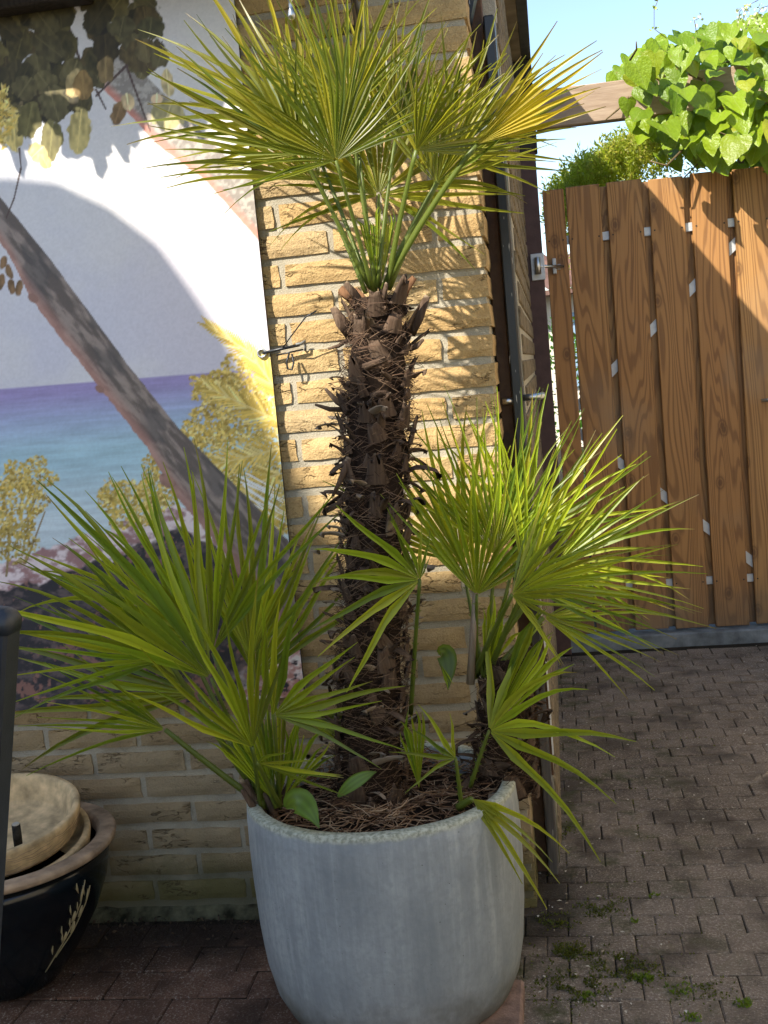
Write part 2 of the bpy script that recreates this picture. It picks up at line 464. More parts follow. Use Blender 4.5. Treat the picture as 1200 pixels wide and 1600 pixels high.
simple('rubber_grey', (.20,.20,.19), .6, .3)
simple('grommet', (.52,.53,.52), .35, .5, .8, .1)
simple('bark_chip', (.17,.105,.06), .9, .15, 0, .35, 50, .6)
simple('vine_stem', (.16,.12,.06), .85, .15, 0, .3, 60, .5)
def mat_glaze():
    t = NT('blue_glaze'); c = t.coord('Object')
    n = t.noise(c, 7, 4); col = t.ramp(n, [(.3, (.003,.004,.006)), (.75, (.005,.011,.015))])
    t.done(t.pbr(col, .16, t.bump(t.noise(c, 40, 2), .05, .003), .5))
mat_glaze()
def mat_door():
    t = NT('door_black'); p = t.pos()
    n = t.noise(t.n('ShaderNodeMapping', {'Vector': p, 'Scale': (120, 120, 9)}).outputs[0], 1, 4, .6)
    z = t.math('ADD', t.sep(p, 2), t.math('MULTIPLY', t.noise(p, 6, 3), .25))
    low = t.math('SUBTRACT', 1.0, t.smooth(z, .5, .85))
    base = t.mix(t.math('MULTIPLY', low, .85), (.006,.007,.009), t.ramp(n, [(.3, (.055,.05,.045)), (.7, (.14,.125,.11))]))
    chip = t.ramp(t.noise(t.n('ShaderNodeMapping', {'Vector': p, 'Scale': (150, 150, 22)}).outputs[0], 1, 2), [(.67, 0), (.70, 1)])
    base = t.mix(t.math('MULTIPLY', chip, .8), base, (.55,.54,.50))
    t.done(t.pbr(base, .38, t.bump(n, .2, .002), .45))
mat_door()
def mat_glass():
    t = NT('glass'); t.done(t.pbr((.25,.35,.45), .06, None, .6))
mat_glass()

# ------------------------------------------------------------------ numpy noise for the printed poster
def _h(ix, iy, s):
    n = (ix.astype(np.int64)*374761393 + iy.astype(np.int64)*668265263 + s*974711) & 0xffffffff
    n = ((n ^ (n >> 13))*1274126177) & 0xffffffff
    return ((n ^ (n >> 16)) & 0xffff)/65535.0
def vnoise(x, y, s=0):
    ix = np.floor(x); iy = np.floor(y); fx = x-ix; fy = y-iy
    fx = fx*fx*(3-2*fx); fy = fy*fy*(3-2*fy)
    a = _h(ix, iy, s); b = _h(ix+1, iy, s); c = _h(ix, iy+1, s); d = _h(ix+1, iy+1, s)
    return (a*(1-fx)+b*fx)*(1-fy) + (c*(1-fx)+d*fx)*fy
def fbm(x, y, o=4, s=0):
    r = 0; a = .5; t = 0
    for k in range(o):
        r = r + a*vnoise(x*2**k, y*2**k, s+k*17); t += a; a *= .55
    return r/t

# ================================================================== THE SETTING
def proj(p):
    d = Vector(p)-CAM; w = d.dot(CF)
    if w < .1: return (-9999, -9999)
    return (600+FPX*d.dot(CR)/w, 800-FPX*d.dot(CU)/w)

g = MB(); g.add([(-60,-60,-.0048),(60,-60,-.0048),(60,60,-.0048),(-60,60,-.0048)], [(0,1,2,3)])
tag(g.build('ground', 'joint_soil'), None, None, None, 'structure')

def paver_meshes(name, w, d, mat, n=6):
    out = []
    for k in range(n):
        b = MB(); b.bbox((-w/2,-d/2,-.05), (w/2,d/2,0), .0028)
        b.v = [(x+rnd.uniform(-.0009,.0009), y+rnd.uniform(-.0014,.0014), z+(rnd.uniform(-.0012,.0010) if z > -.02 else 0)) for x,y,z in b.v]
        me = b.mesh(name); me.materials.append(M[mat]); out.append(me)
    return out

def pavement(name, x0, x1, y0, y1, px, py, mat, gap, hump=None):
    root = empty(name); tag(root, None, None, None, 'structure')
    ms = paver_meshes('paver', px-gap*.5, py-gap, mat); rest = MB()
    rows = int((y1-y0)/py); cnt = 0
    for j in range(rows):
        y = y0+(j+.5)*py; off = (j % 2)*px/2
        i = 0
        while True:
            x = x0+off+(i+.5)*px; i += 1
            if x > x1: break
            u, v = proj((x, y, 0))
            jx = rnd.uniform(-.0008,.0008); jy = rnd.uniform(-.0012,.0012); jz = rnd.uniform(-.0012,.0012) + (mnoise.noise(Vector((x*1.5,y*1.5,3)))*.0022)
            if -45 < u < 1245 and 0 < v < 1650 and cnt < 300 and not (x < .40 and y > .02):
                cnt += 1
                inst('paver', rnd.choice(ms), root, (x+jx, y+jy, jz), (rnd.uniform(-.009,.009), rnd.uniform(-.009,.009), rnd.uniform(-.006,.006)+rnd.choice((0,math.pi))))
            elif not (x < .36 and y > .05):
                rest.bbox((x-px/2+gap/2, y-py/2+gap/2, -.05), (x+px/2-gap/2, y+py/2-gap/2, jz), .005)
    if rest.v:
        o = rest.build('paver_rest', mat, root); o['kind'] = 'stuff'
    return root
pavement('terrace', -2.3, .22, -3.2, .03, .1005, .1055, 'paver_red', .0045)
pavement('path', .272, 2.3, -3.2+.012, 2.25, .0905, .0828, 'paver_grey', .0022)

# ------------------------------------------------------------------ the house
house = empty('brick_house'); tag(house, 'yellow rough brick house with wide grey joints, behind the potted palm', 'house')
XC = .4316; COURSE = .0618; ZR0 = 1.545
b = MB(); b.box((-2.4,.007,-.05), (XC-.006,.19,2.33))
b.box((-2.4,.19,-.05), (.415,2.2,2.33))
wall = b.build('wall', 'mortar', house)

def brick_mesh(w, h=.0465, dep=.10, nx=6, nz=3):
    vs = []; fs = []; s = rnd.uniform(0, 99)
    for k in range(nz+1):
        for i in range(nx+1):
            x = -w/2+w*i/nx; z = -h/2+h*k/nz
            edge = (i in (0,nx)) or (k in (0,nz))
            y = mnoise.noise(Vector((x*22+s, z*40, s)))*.0022 + (.0028 if edge else -.0005)
            if i in (0,nx): x += rnd.uniform(-.0022,.0014)*(1 if i else -1)
            if k in (0,nz): z += rnd.uniform(-.0020,.0012)*(1 if k else -1)
            vs.append((x, y, z))
    for k in range(nz):
        for i in range(nx):
            a = k*(nx+1)+i; fs.append((a, a+1, a+nx+2, a+nx+1))
    loop = [i for i in range(nx+1)] + [k*(nx+1)+nx for k in range(1,nz+1)] + [nz*(nx+1)+i for i in range(nx-1,-1,-1)] + [k*(nx+1) for k in range(nz-1,0,-1)]
    bb = len(vs)
    for i in loop: vs.append((vs[i][0], dep, vs[i][2]))
    n = len(loop)
    for q in range(n): fs.append((loop[(q+1)%n], loop[q], bb+q, bb+(q+1)%n))
    me = bpy.data.meshes.new('brick'); me.from_pydata(vs, [], fs); me.update(); me.materials.append(M['brick']); return me
FULL = [brick_mesh(.207) for _ in range(8)]
CORN = [brick_mesh(XC-.226, dep=.185) for _ in range(4)]
HALF = [brick_mesh(XC-.336, dep=.185, nx=3) for _ in range(4)]
for row in range(-25, 9):
    z = ZR0+row*COURSE
    k0 = -7
    for k in range(k0, 2):
        x0 = k*.22 + (.11 if row % 2 else 0) + .0065; x1 = x0+.207
        if x0 > XC-.05: continue
        if x1 < -.065 and z > .565: continue          # behind the poster
        if x0 < -1.05: continue
        if row == -25 and x1 < .2: continue
        if x1 > XC-.02:
            x1 = XC; ms = HALF if row % 2 else CORN
        else: ms = FULL
        inst('brick', rnd.choice(ms), wall, ((x0+x1)/2, rnd.uniform(-.0015,.0015), z+rnd.uniform(-.001,.001)), (0, rnd.uniform(-.006,.006), 0))
# rough mortar bench at the foot of the wall
b = MB(); N = 60; vs = []; fs = []
for i in range(N+1):
    x = -1.4+(.38+1.4)*i/N; q = mnoise.noise(Vector((x*9,1,0)))*.008
    q2 = mnoise.noise(Vector((x*31,4,0)))*.006; vs += [(x,-.020+q+q2,-.02), (x,-.010+q-q2,.010+q+q2), (x,.01,.024+q*.6+q2)]
for i in range(N):
    a = i*3; fs += [(a,a+3,a+4,a+1), (a+1,a+4,a+5,a+2)]
b.add(vs, fs); b.build('plinth', 'plinth', house, True)
# return wall along the passage: thicker brickwork beyond the door frame
b = MB(); b.box((.414,.235,-.05), (.4835,2.2,2.33)); b.build('return_wall', 'mortar', house)
b = MB()
for row in range(-25, 12):
    z = ZR0+row*COURSE
    for k in range(0, 10):
        y0 = .24+k*.22+(.11 if row % 2 else 0); y1 = min(y0+.208, 2.2)
        if y1-y0 > .03: b.bbox((.45,y0,z-.0235), (.4885+rnd.uniform(-.001,.001),y1,z+.0235), .003)
o = b.build('return_brickwork', 'return_brick', house); o['kind'] = 'stuff'
# door frame and the door, folded open flat along the passage wall
b = MB(); b.bbox((XC-.004,.186,.0), (.4565,.232,2.02), .002); b.build('door_frame', 'frame_brown', house)
dr = MB(); dr.bbox((.4585,.14,.012), (.4815,.225,1.93), .003)
door = dr.build('door', 'door_black', house); door['label'] = 'black open door seen edge-on with weathered grey foot'
b = MB()
hz = at(838, 620, .16).z
b.tube([(.481,.17,hz), (.505,.165,hz), (.52,.17,hz), (.523,.2,hz), (.523,.26,hz)], .0075, 10); b.build('handle', 'steel', door, True)
b = MB(); b.tube([(.459,.15,hz-.004), (.436,.148,hz-.004)], .0075, 10); b.build('handle', 'steel', door, True)
for q in (.06, -.0): pass
b = MB(); b.box((.4818,.145,.25), (.4865,.16,.62)); b.build('splinter', 'frame_brown', door)
b = MB(); b.box((.4868,.142,.30), (.4905,.15,.58)); b.build('sealant', 'white_wall', door)
# hopper window tilted out above the door
hw = empty('fanlight', (0,0,0)); hw.parent = house
Mx = Matrix.Translation((.46,.13,2.06)) @ Matrix.Rotation(R_(17), 4, 'Y')
for lo, hi, nm, mt in (((-.016,-.02,-.30),(.016,.03,.0),'fanlight_frame','door_black'), ((-.045,.03,-.28),(-.018,.09,.02),'fanlight_stile','black_metal'), ((-.017,.035,-.25),(-.006,.25,-.02),'fanlight_pane','glass')):
    q = MB(); q.box(lo, hi, Mx); q.build(nm, mt, hw)
# eaves: soffit, fascia, and the timber over the poster
b = MB(); b.box((-2.6,-.05,2.334), (.520,2.7,2.398)); b.build('roof', 'board_dark', house)
b = MB()
for k in range(6):
    y0 = -.05+k*.46; b.box((.40,y0+.003,2.322), (.520,y0+.457,2.333))
b.build('soffit', 'soffit', house)
b = MB(); b.box((.521,-.05,2.325), (.556,2.7,2.405)); b.build('gutter', 'gutter', house)
b = MB(); b.box((-1.72,-.192,2.052), (.395,-.004,2.085)); b.build('awning_board', 'dark_wood', house)
b = MB(); b.bbox((-1.7,-.075,2.012), (-.335,-.018,2.050), .004); b.build('lintel_board', 'dark_wood', house)

# ------------------------------------------------------------------ the printed poster
PX0, PX1, PZ0, PZ1, PY = -.95, -.039, .51, 2.16, -.016
def paint():
    st = .0026
    nx = int((PX1-PX0)/st); nz = int((PZ1-PZ0)/st)
    X, Z = np.meshgrid(np.linspace(PX0, PX1, nx+1), np.linspace(PZ0, PZ1, nz+1))
    dx, dy, dz = X-CAM.x, PY-CAM.y, Z-CAM.z
    w = dx*CF.x+dy*CF.y+dz*CF.z
    u = 600+FPX*(dx*CR.x+dy*CR.y+dz*CR.z)/w; v = 800-FPX*(dx*CU.x+dy*CU.y+dz*CU.z)/w
    C = np.zeros(u.shape+(3,))
    def L(a, b, t): return np.array(a)*(1-t[..., None]) + np.array(b)*t[..., None]
    def put(mask, col):
        nonlocal C
        mask = np.clip(mask, 0, 1)[..., None]; C = C*(1-mask) + col*mask
    ss = lambda x, a, b: (lambda t: t*t*(3-2*t))(np.clip((x-a)/(b-a), 0, 1))
    # sky
    t = ss(v, 120, 600)
    C = L((.70,.66,.64), (.62,.59,.65), t)
    cl = fbm(u/160, v/120, 4, 3); put(ss(cl, .45, .75)*.55, np.array((.76,.715,.65)))
    put(ss(-u+v*.35, -150, 60)*.35, np.array((.60,.64,.70)))
    # sea
    hz = 608-.078*u; d = v-hz
    sea = L((.33,.28,.50), (.36,.42,.60), ss(d, 5, 60)); sea = sea*(1-ss(d, 40, 110)[..., None])+np.array((.38,.56,.63))*ss(d, 40, 110)[..., None]
    sea = sea*(1-ss(d, 110, 230)[..., None])+np.array((.58,.67,.69))*ss(d, 110, 230)[..., None]
    wv = fbm((u)/60, d/5, 4, 8); sea = sea*(.80+.42*wv[..., None])
    put(ss(d, -1.5, 1.5), sea)
    # shore and rocks
    bx = [-200,0,32,80,116,160,180,224,276,304,336,400,480]; by = [905,878,868,860,844,830,824,804,786,798,815,880,930]
    sh = np.interp(u, bx, by)+ (fbm(u/22, v/22, 3, 5)-.5)*22
    n1 = fbm(u/14, v/9, 4, 21); n2 = fbm(u/40, v/30, 4, 22); n3 = fbm(u/7, v/7, 3, 23)
    pink = L((.36,.20,.19), (.80,.68,.66), ss(n1*.6+n2*.4, .38, .58)); put(ss(v-sh, -2, 2), pink)
    band = 52-.05*u + (n2-.5)*45
    dark = L((.035,.034,.040), (.13,.10,.095), ss(n1, .42, .7)); dark = dark*(1-ss(n3*.5+n2*.5, .56, .64)[..., None]*.7)+np.array((.34,.17,.13))*ss(n3*.5+n2*.5, .56, .64)[..., None]*.7
    put(ss(v-sh, band-3, band+4), dark)
    # pale stones low on the right
    r2 = ss(u*.9+v*.5-((n2-.5)*80), 860, 900)*ss(v, 885, 905)
    st2 = L((.50,.24,.20), (.86,.74,.70), ss(fbm(u/16, v/12, 4, 31), .38, .62)); put(r2*ss(n1, .30, .42), st2)
    # stamping
    rg = np.random.RandomState(5)
    def window(x0, y0, x1, y1):                                        # the patch of the grid that covers a pixel box
        P = [at(x, y, PY) for x in (x0, x1) for y in (y0, y1)]
        i0 = max(0, int((min(p.x for p in P)-PX0)/st)-2); i1 = min(nx+1, int((max(p.x for p in P)-PX0)/st)+3)
        k0 = max(0, int((min(p.z for p in P)-PZ0)/st)-2); k1 = min(nz+1, int((max(p.z for p in P)-PZ0)/st)+3)
        return None if i1 <= i0 or k1 <= k0 else (slice(k0, k1), slice(i0, i1))
    def blob(cx, cy, rx, ry, an, col, soft=1.2):
        c, s = math.cos(an), math.sin(an); R = max(rx, ry)*1.2+3
        m = window(cx-R, cy-R, cx+R, cy+R)
        if m is None: return
        U = u[m]; V = v[m]; uu = U-cx; vv = V-cy
        e = np.sqrt(((uu*c+vv*s)/rx)**2 + ((-uu*s+vv*c)/ry)**2)
        col = np.array(col, float)
        if max(rx, ry) > 12: e = e+(vnoise(U/7+cx, V/7+cy, 9)-.5)*.34; col = col*(.62+.76*vnoise(U/5+cy, V/9+cx, 4))[..., None]
        k = np.clip((1-e)*max(min(rx, ry), 1)/soft, 0, 1)[..., None]
        C[m] = C[m]*(1-k)+col*k
    def line(p0, p1, w0, w1, col):
        p0 = np.array(p0, float); p1 = np.array(p1, float); dd = p1-p0; l2 = (dd**2).sum()
        m = window(min(p0[0],p1[0])-w0-3, min(p0[1],p1[1])-w0-3, max(p0[0],p1[0])+w0+3, max(p0[1],p1[1])+w0+3)
        if m is None: return
        t = np.clip(((u[m]-p0[0])*dd[0]+(v[m]-p0[1])*dd[1])/l2, 0, 1)
        e = np.hypot(u[m]-p0[0]-t*dd[0], v[m]-p0[1]-t*dd[1]); k = np.clip((w0+(w1-w0)*t)/2-e+.8, 0, 1)[..., None]
        C[m] = C[m]*(1-k)+np.array(col)*k
    gold = [(.68,.48,.10), (.78,.58,.15), (.56,.38,.07), (.84,.68,.26), (.44,.30,.06), (.64,.50,.13)]
    def bush(cx, cy, rx, ry, n, r=(2.5,5), shade=1.0):
        for _ in range(int(n*2.1)):
            a = rg.uniform(0, 6.28); q = rg.uniform(0, 1)**.5*(1+.18*math.sin(a*5+cx))
            c = np.array(gold[rg.randint(len(gold))])*rg.uniform(.55,1.15)*shade
            blob(cx+math.cos(a)*q*rx, cy+math.sin(a)*q*ry, rg.uniform(*r), rg.uniform(1.6,3.2), rg.uniform(0,3.14), c)
    for (x0,y0,x1,y1) in ((10,900,20,790),(20,860,60,770),(15,840,5,760),(40,880,70,800)): line((x0,y0),(x1,y1),3,1.5,(.28,.20,.09))
    bush(15, 790, 55, 50, 330); bush(45, 745, 40, 30, 170); bush(-50, 800, 60, 90, 300); bush(20, 850, 40, 30, 120, shade=.75)
    bush(205, 790, 48, 36, 260); bush(245, 760, 28, 50, 200); bush(175, 770, 20, 22, 60)
    bush(335, 605, 38, 24, 240); bush(390, 600, 50, 50, 420); bush(330, 660, 30, 40, 220); bush(390, 690, 60, 90, 800); bush(420, 790, 40, 60, 400); bush(300, 690, 26, 30, 130)
    def pfrond(x0, y0, an, ln, lw, spread, n=18):
        ex, ey = x0+math.cos(an)*ln, y0+math.sin(an)*ln
        for k in range(n):
            t = k/n
            for s in (-1,1):
                a2 = an+s*spread*(1-.45*t); l2 = lw*(1-.55*t)
                bx_, by_ = x0+(ex-x0)*t, y0+(ey-y0)*t
                c = np.array(gold[rg.randint(4)])*rg.uniform(.75,1.15)
                line((bx_,by_),(bx_+math.cos(a2)*l2, by_+math.sin(a2)*l2), 4.2, .8, c)
        line((x0,y0),(ex,ey),3,1,(.70,.56,.22))
    pfrond(425, 575, -2.55, 125, 40, .55); pfrond(440, 660, -2.7, 130, 46, .7); pfrond(440, 700, 2.9, 140, 46, .8)
    pfrond(440, 620, -2.2, 90, 40, .6); pfrond(435, 740, 2.7, 110, 40, .8); pfrond(445, 800, 3.0, 90, 40, .8)
    for k in range(16): line((380+rg.uniform(-10,10), 740+k*3), (420+rg.uniform(0,25), 765+k*4), 2.2, .8, (.86,.84,.80))
    # leaning tree trunk
    ue = [(-80,205),(0,308),(75,400),(200,570),(280,670),(395,785),(460,855),(520,915)]
    le = [(-80,275),(0,378),(15,400),(47,465),(100,535),(155,605),(230,700),(270,770),(330,840),(400,930),(460,1010)]
    up = np.interp(u, [p[0] for p in ue], [p[1] for p in ue]); lo = np.interp(u, [p[0] for p in le], [p[1] for p in le])
    rough = (fbm(u/9, v/9, 3, 41)-.5)*7
    inside = ss(v-up+rough*.4, -1, 1.5)*ss(lo-v+rough, -1, 1.5)
    q = np.clip((v-up)/np.maximum(lo-up, 1), 0, 1)
    al = u*.65+v*.76; ac = -u*.76+v*.65
    tb = fbm(al/30, ac/7, 4, 44); tb2 = fbm(al/60, ac/30, 3, 47)
    tc = L((.13,.105,.09), (.31,.25,.21), ss(tb, .35, .7)); tc = tc*(1-ss(tb2, .52, .66)[..., None]*.65)+np.array((.085,.078,.075))*ss(tb2, .52, .66)[..., None]*.65
    edge = ss(q, .62, .98)[..., None]; tc = tc*(1-edge*.65)+np.array((.52,.27,.21))*edge*.65
    put(inside, tc)
    for (x, y, rx, ry) in ((52,466,10,7),(156,608,9,6),(262,752,16,10)): blob(x, y, rx, ry, .6, (.30,.17,.13))
    # upper branch with a red edge
    re = [(150,130),(200,176),(245,226),(320,281),(360,326),(400,371),(440,412)]; te = [(170,60),(280,170),(350,240),(395,281),(440,322)]
    lo2 = np.interp(u, [p[0] for p in re], [p[1] for p in re]); up2 = np.interp(u, [p[0] for p in te], [p[1] for p in te])
    ins2 = ss(v-up2, -1, 2)*ss(lo2+rough*.5-v, -1, 1.5)*ss(u, 150, 170)
    br = L((.27,.235,.20), (.46,.41,.35), ss(fbm(u/6, v/6, 4, 51), .35, .7)); e2 = ss(v-lo2, -24, -4)[..., None]; br = br*(1-e2*.8)+np.array((.66,.24,.17))*e2*.8
    put(ins2, br)
    # sea-grape foliage in the upper corner, eave shade darkened into its colours
    for (x0,y0,x1,y1,w0) in ((185,-30,200,110,7),(225,0,205,60,5),(200,100,150,150,4),(150,140,165,170,3),(200,110,235,205,3),(30,232,33,262,2.5),(33,262,22,310,2.5),(22,310,10,340,2),(120,60,80,140,4),(60,90,30,160,4),(100,20,130,110,5),(0,120,40,150,4)):
        line((x0,y0),(x1,y1),w0,w0*.6,(.09,.055,.045))
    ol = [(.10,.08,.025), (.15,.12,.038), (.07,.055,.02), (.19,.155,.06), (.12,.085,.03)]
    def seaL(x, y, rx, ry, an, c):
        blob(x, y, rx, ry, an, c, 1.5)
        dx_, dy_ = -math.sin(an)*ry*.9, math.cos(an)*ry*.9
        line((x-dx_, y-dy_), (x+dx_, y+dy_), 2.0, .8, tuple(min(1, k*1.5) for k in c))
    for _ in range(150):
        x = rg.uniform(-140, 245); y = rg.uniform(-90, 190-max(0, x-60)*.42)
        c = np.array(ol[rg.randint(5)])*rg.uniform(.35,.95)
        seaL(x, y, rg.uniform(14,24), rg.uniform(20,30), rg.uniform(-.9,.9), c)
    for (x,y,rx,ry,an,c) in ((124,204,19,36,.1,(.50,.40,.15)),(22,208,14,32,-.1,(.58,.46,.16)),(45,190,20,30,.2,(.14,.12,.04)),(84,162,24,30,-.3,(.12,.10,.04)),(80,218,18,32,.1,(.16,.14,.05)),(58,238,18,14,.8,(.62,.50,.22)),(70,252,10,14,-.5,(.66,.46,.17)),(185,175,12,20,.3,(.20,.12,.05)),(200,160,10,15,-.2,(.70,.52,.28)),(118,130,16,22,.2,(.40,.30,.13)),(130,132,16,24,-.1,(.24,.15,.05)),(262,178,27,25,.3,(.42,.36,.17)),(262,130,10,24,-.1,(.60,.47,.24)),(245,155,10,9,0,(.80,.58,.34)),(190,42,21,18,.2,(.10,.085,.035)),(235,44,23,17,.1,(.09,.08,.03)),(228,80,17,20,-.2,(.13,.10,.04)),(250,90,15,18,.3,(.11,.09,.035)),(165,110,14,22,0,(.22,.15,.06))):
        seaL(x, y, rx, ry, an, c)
    bush(2, 185, 22, 45, 110, (4,9), 1.15)
    for (x,y) in ((5,410),(14,425),(2,440),(18,448),(30,450)): blob(x, y, 6, 14, rg.uniform(-.4,.4), (.22,.13,.06))
    C *= 1.12*(.93+.14*fbm(u/3.2, v/3.2, 2, 61))[..., None]
    C = np.clip(C, .01, .92)
    me = bpy.data.meshes.new('print')
    vs = np.stack([X, np.full_like(X, PY), Z], -1).reshape(-1, 3)
    i = np.arange((nx+1)*(nz+1)).reshape(nz+1, nx+1)
    q4 = np.stack([i[:-1,:-1], i[:-1,1:], i[1:,1:], i[1:,:-1]], -1).reshape(-1, 4)
    me.vertices.add(len(vs)); me.vertices.foreach_set('co', vs.astype(np.float32).ravel())
    me.loops.add(q4.size); me.loops.foreach_set('vertex_index', q4.astype(np.int32).ravel())
    me.polygons.add(len(q4)); me.polygons.foreach_set('loop_start', np.arange(0, q4.size, 4, dtype=np.int32)); me.polygons.foreach_set('loop_total', np.full(len(q4), 4, dtype=np.int32))
    me.update(calc_edges=True)
    ca = me.color_attributes.new('tint', 'FLOAT_COLOR', 'POINT')
    ca.data.foreach_set('color', np.concatenate([C.reshape(-1,3), np.ones((len(vs),1))], 1).astype(np.float32).ravel())
    me.materials.append(M['poster_print']); return me
b = MB(); b.bbox((PX0-.0005, PY+.0008, PZ0-.0005), (PX1+.0005, PY+.0068, PZ1+.0005), .001)
poster = b.build('wall_poster', 'board_dark'); tag(poster, 'large beach photo print with leaning tree trunk, hung on the brick wall', 'poster')
pr_o = bpy.data.objects.new('print', paint()); COL.objects.link(pr_o); pr_o.parent = poster

# elastic tie from the poster's eyelet to a hook in the wall
tie = empty('elastic_tie', at(409,552,PY)); tag(tie, 'black elastic tie hooked from the poster eyelet to the yellow brick', 'tie')
e0 = at(409,552,PY-.003); b = MB()
ring = [e0+Vector((math.cos(a)*.0085, 0, math.sin(a)*.0085)) for a in np.linspace(0, 2*math.pi, 20)]
b.tube(ring, .0028, 8); b.build('eyelet', 'grommet', tie, True)
b = MB(); b.tube([e0+Vector((.002,-.002,0)), at(440,545,-.02), at(468,539,-.018)], .0032, 8); b.tube([at(432,555,-.016), at(474,546,-.012)], .0018, 6); b.build('cord', 'black_metal', tie, True)
hk = [at(462,538,-.022), at(470,537,-.02), at(476,533,-.01), at(477,540,-.003), at(477,548,.0)]
b = MB(); b.tube(hk, .0028, 8); b.build('hook', 'rubber_grey', tie, True)
b = MB(); b.tube([at(441,545,-.02), at(455,525,-.045), at(478,495,-.06), at(494,486,-.062)], [.0012,.0014,.0016,.0022], 6)
b.tube([at(452,552,-.02), at(448,565,-.022), at(449,576,-.024), at(456,578,-.024), at(459,566,-.022), at(456,553,-.02)], .0022, 6); b.build('tail', 'black_metal', tie, True)

# wall lantern, its foot just reaching into the picture
ln = empty('wall_lantern', at(455,0,-.25)); tag(ln, 'black wall lantern with silver drop finial above the palm crown', 'lantern')
lc = at(455,18,-.25)
b = MB(); b.lathe([(.0005,-.0155),(.0055,-.013),(.0075,-.007),(.006,0),(.004,.006),(.0035,.018),(.007,.022),(.007,.026)], 16, lc); b.build('finial', 'steel', ln, True)
b = MB(); b.lathe([(.012,.027),(.055,.045),(.07,.06),(.07,.07)], 6, lc); b.lathe([(.07,.24),(.075,.25),(.03,.31),(.005,.33)], 6, lc)
for k in range(6):
    a = k*math.pi/3; b.tube([lc+Vector((.066*math.cos(a),.066*math.sin(a),.07)), lc+Vector((.07*math.cos(a),.07*math.sin(a),.24))], .004, 6)
b.build('cage', 'black_metal', ln)
b = MB(); b.lathe([(.058,.072),(.062,.238)], 6, lc); b.build('pane', 'glass', ln)
b = MB(); b.tube([lc+Vector((.02,.24,.02)), lc+Vector((.10,.16,.0)), lc+Vector((.11,.06,.03)), lc+Vector((.03,.01,.045))], .008, 8); b.build('arm', 'black_metal', ln, True)

# ------------------------------------------------------------------ gate, post, beam, threshold
GY = 2.30
gate = empty('garden_gate', (1.09,GY+.03,.06)); tag(gate, 'brown wooden board gate with aluminium rails closing the passage', 'gate')
def board(x0, x1, y0, y1, z0, z1, nm='board'):
    b = MB(); b.bbox((x0,y0,z0), (x1,y1,z1), .003); o = b.build(nm, 'gate_wood', gate, False, ((x0+x1)/2, (y0+y1)/2, (z0+z1)/2)); return o
gaps = [.797,.957,1.115,1.274,1.433]
fb = [(.562,.645)] + [(.653,.784)] + [(gaps[i]+.013, gaps[i+1]-.013) for i in range(4)] + [(1.4495,1.575)]
for (a,c) in fb: board(a, c, GY, GY+.018, .062+rnd.uniform(-.003,.003), 1.848+rnd.uniform(-.004,.004))
for g0 in gaps: board(g0-.062, g0+.062, GY+.031, GY+.049, .064, 1.842)
for (z0,z1) in ((1.633,1.667),(.232,.264)):
    b = MB(); b.bbox((.57,GY+.0185,z0), (1.57,GY+.0305,z1), .002); b.build('rail', 'alu_matte', gate)
for (p,q) in (((.60,.955),(1.44,1.706)), ((.60,.92),(1.44,.18))):
    p = Vector((p[0],GY+.0245,p[1])); q = Vector((q[0],GY+.0245,q[1])); d = (q-p).normalized(); n = Vector((-d.z,0,d.x)).normalized()
    b = MB(); vs = []
    for pt in (p,q):
        for sy in (-.0058,.0058):
            for sn in (-.018,.018): vs.append(pt+Vector((0,sy,0))+n*sn)
    b.add(vs, [(0,1,5,4),(2,6,7,3),(0,4,6,2),(1,3,7,5),(0,2,3,1),(4,5,7,6)]); b.build('brace', 'alu_matte', gate)
b = MB()
for (x0,x1) in fb:
    for z in (1.65,.248):
        for x in (x0+.014,x1-.014): b.tube([(x,GY+.001,z), (x,GY-.002,z)], .0035, 6)
b.build('screw', 'dark_wood', gate)
b = MB(); hp = at(1190,626,GY-.04); b.tube([hp, hp+Vector((.06,0,0)), hp+Vector((.075,.01,0)), hp+Vector((.075,.045,0))], .007, 8); b.build('handle', 'steel', gate, True)
# hinge at the gate's upper corner
hg = empty('hinge'); hg.parent = gate; hg.location = (0,0,0)
hl = at(842,416,2.184); hr = at(866,416,GY-.02)
b = MB(); b.bbox(hl+Vector((-.030,.012,-.052)), hl+Vector((.022,.02,.05)), .002); b.build('hinge_plate', 'alu_matte', hg)
b = MB(); b.tube([hl+Vector((-.004,-.002,-.03)), hl+Vector((-.004,-.002,.034))], .012, 12); b.tube([hl+Vector((-.006,0,0)), hr+Vector((.035,0,-.004))], .006, 8); b.build('hinge_bolt', 'steel', hg, True)
b = MB(); b.bbox(hr+Vector((-.006,-.012,-.03)), hr+Vector((.008,.022,.03)), .002); b.tube([hr+Vector((.012,0,-.004)), hr+Vector((.024,0,-.004))], .011, 6); b.build('hinge_bracket', 'alu_matte', hg)

post = MB(); post.bbox((.478,2.205,0), (.547,2.275,1.985), .003)
pst = post.build('gate_post', 'post_brown', None, False, (.51,2.24,0)); tag(pst, 'dark brown square post between the house and the gate', 'post')
cap = MB(); cap.bbox((.452,2.20,1.985), (.556,2.285,2.325), .003); cap.build('post_head', 'board_dark', pst)
b = MB(); b.box((.466,2.206,.40), (.478,2.21,1.95)); b.build('filler_strip', 'far_plaster', pst)
beam = MB(); beam.bbox((.557,2.295,2.082), (2.3,2.345,2.228), .004)
bm = beam.build('overhead_beam', 'beam_wood', None, False, (1.4,2.32,2.15)); tag(bm, 'weathered horizontal timber beam running from house corner into the leafy climber', 'beam')
bm.data.materials.clear()
t = NT('beam_grain'); c = t.coord('Object'); n1 = t.noise(t.n('ShaderNodeMapping', {'Vector': c, 'Scale': (4,30,30), 'Rotation': (0,.5,0)}).outputs[0], 1.6, 4, .6)
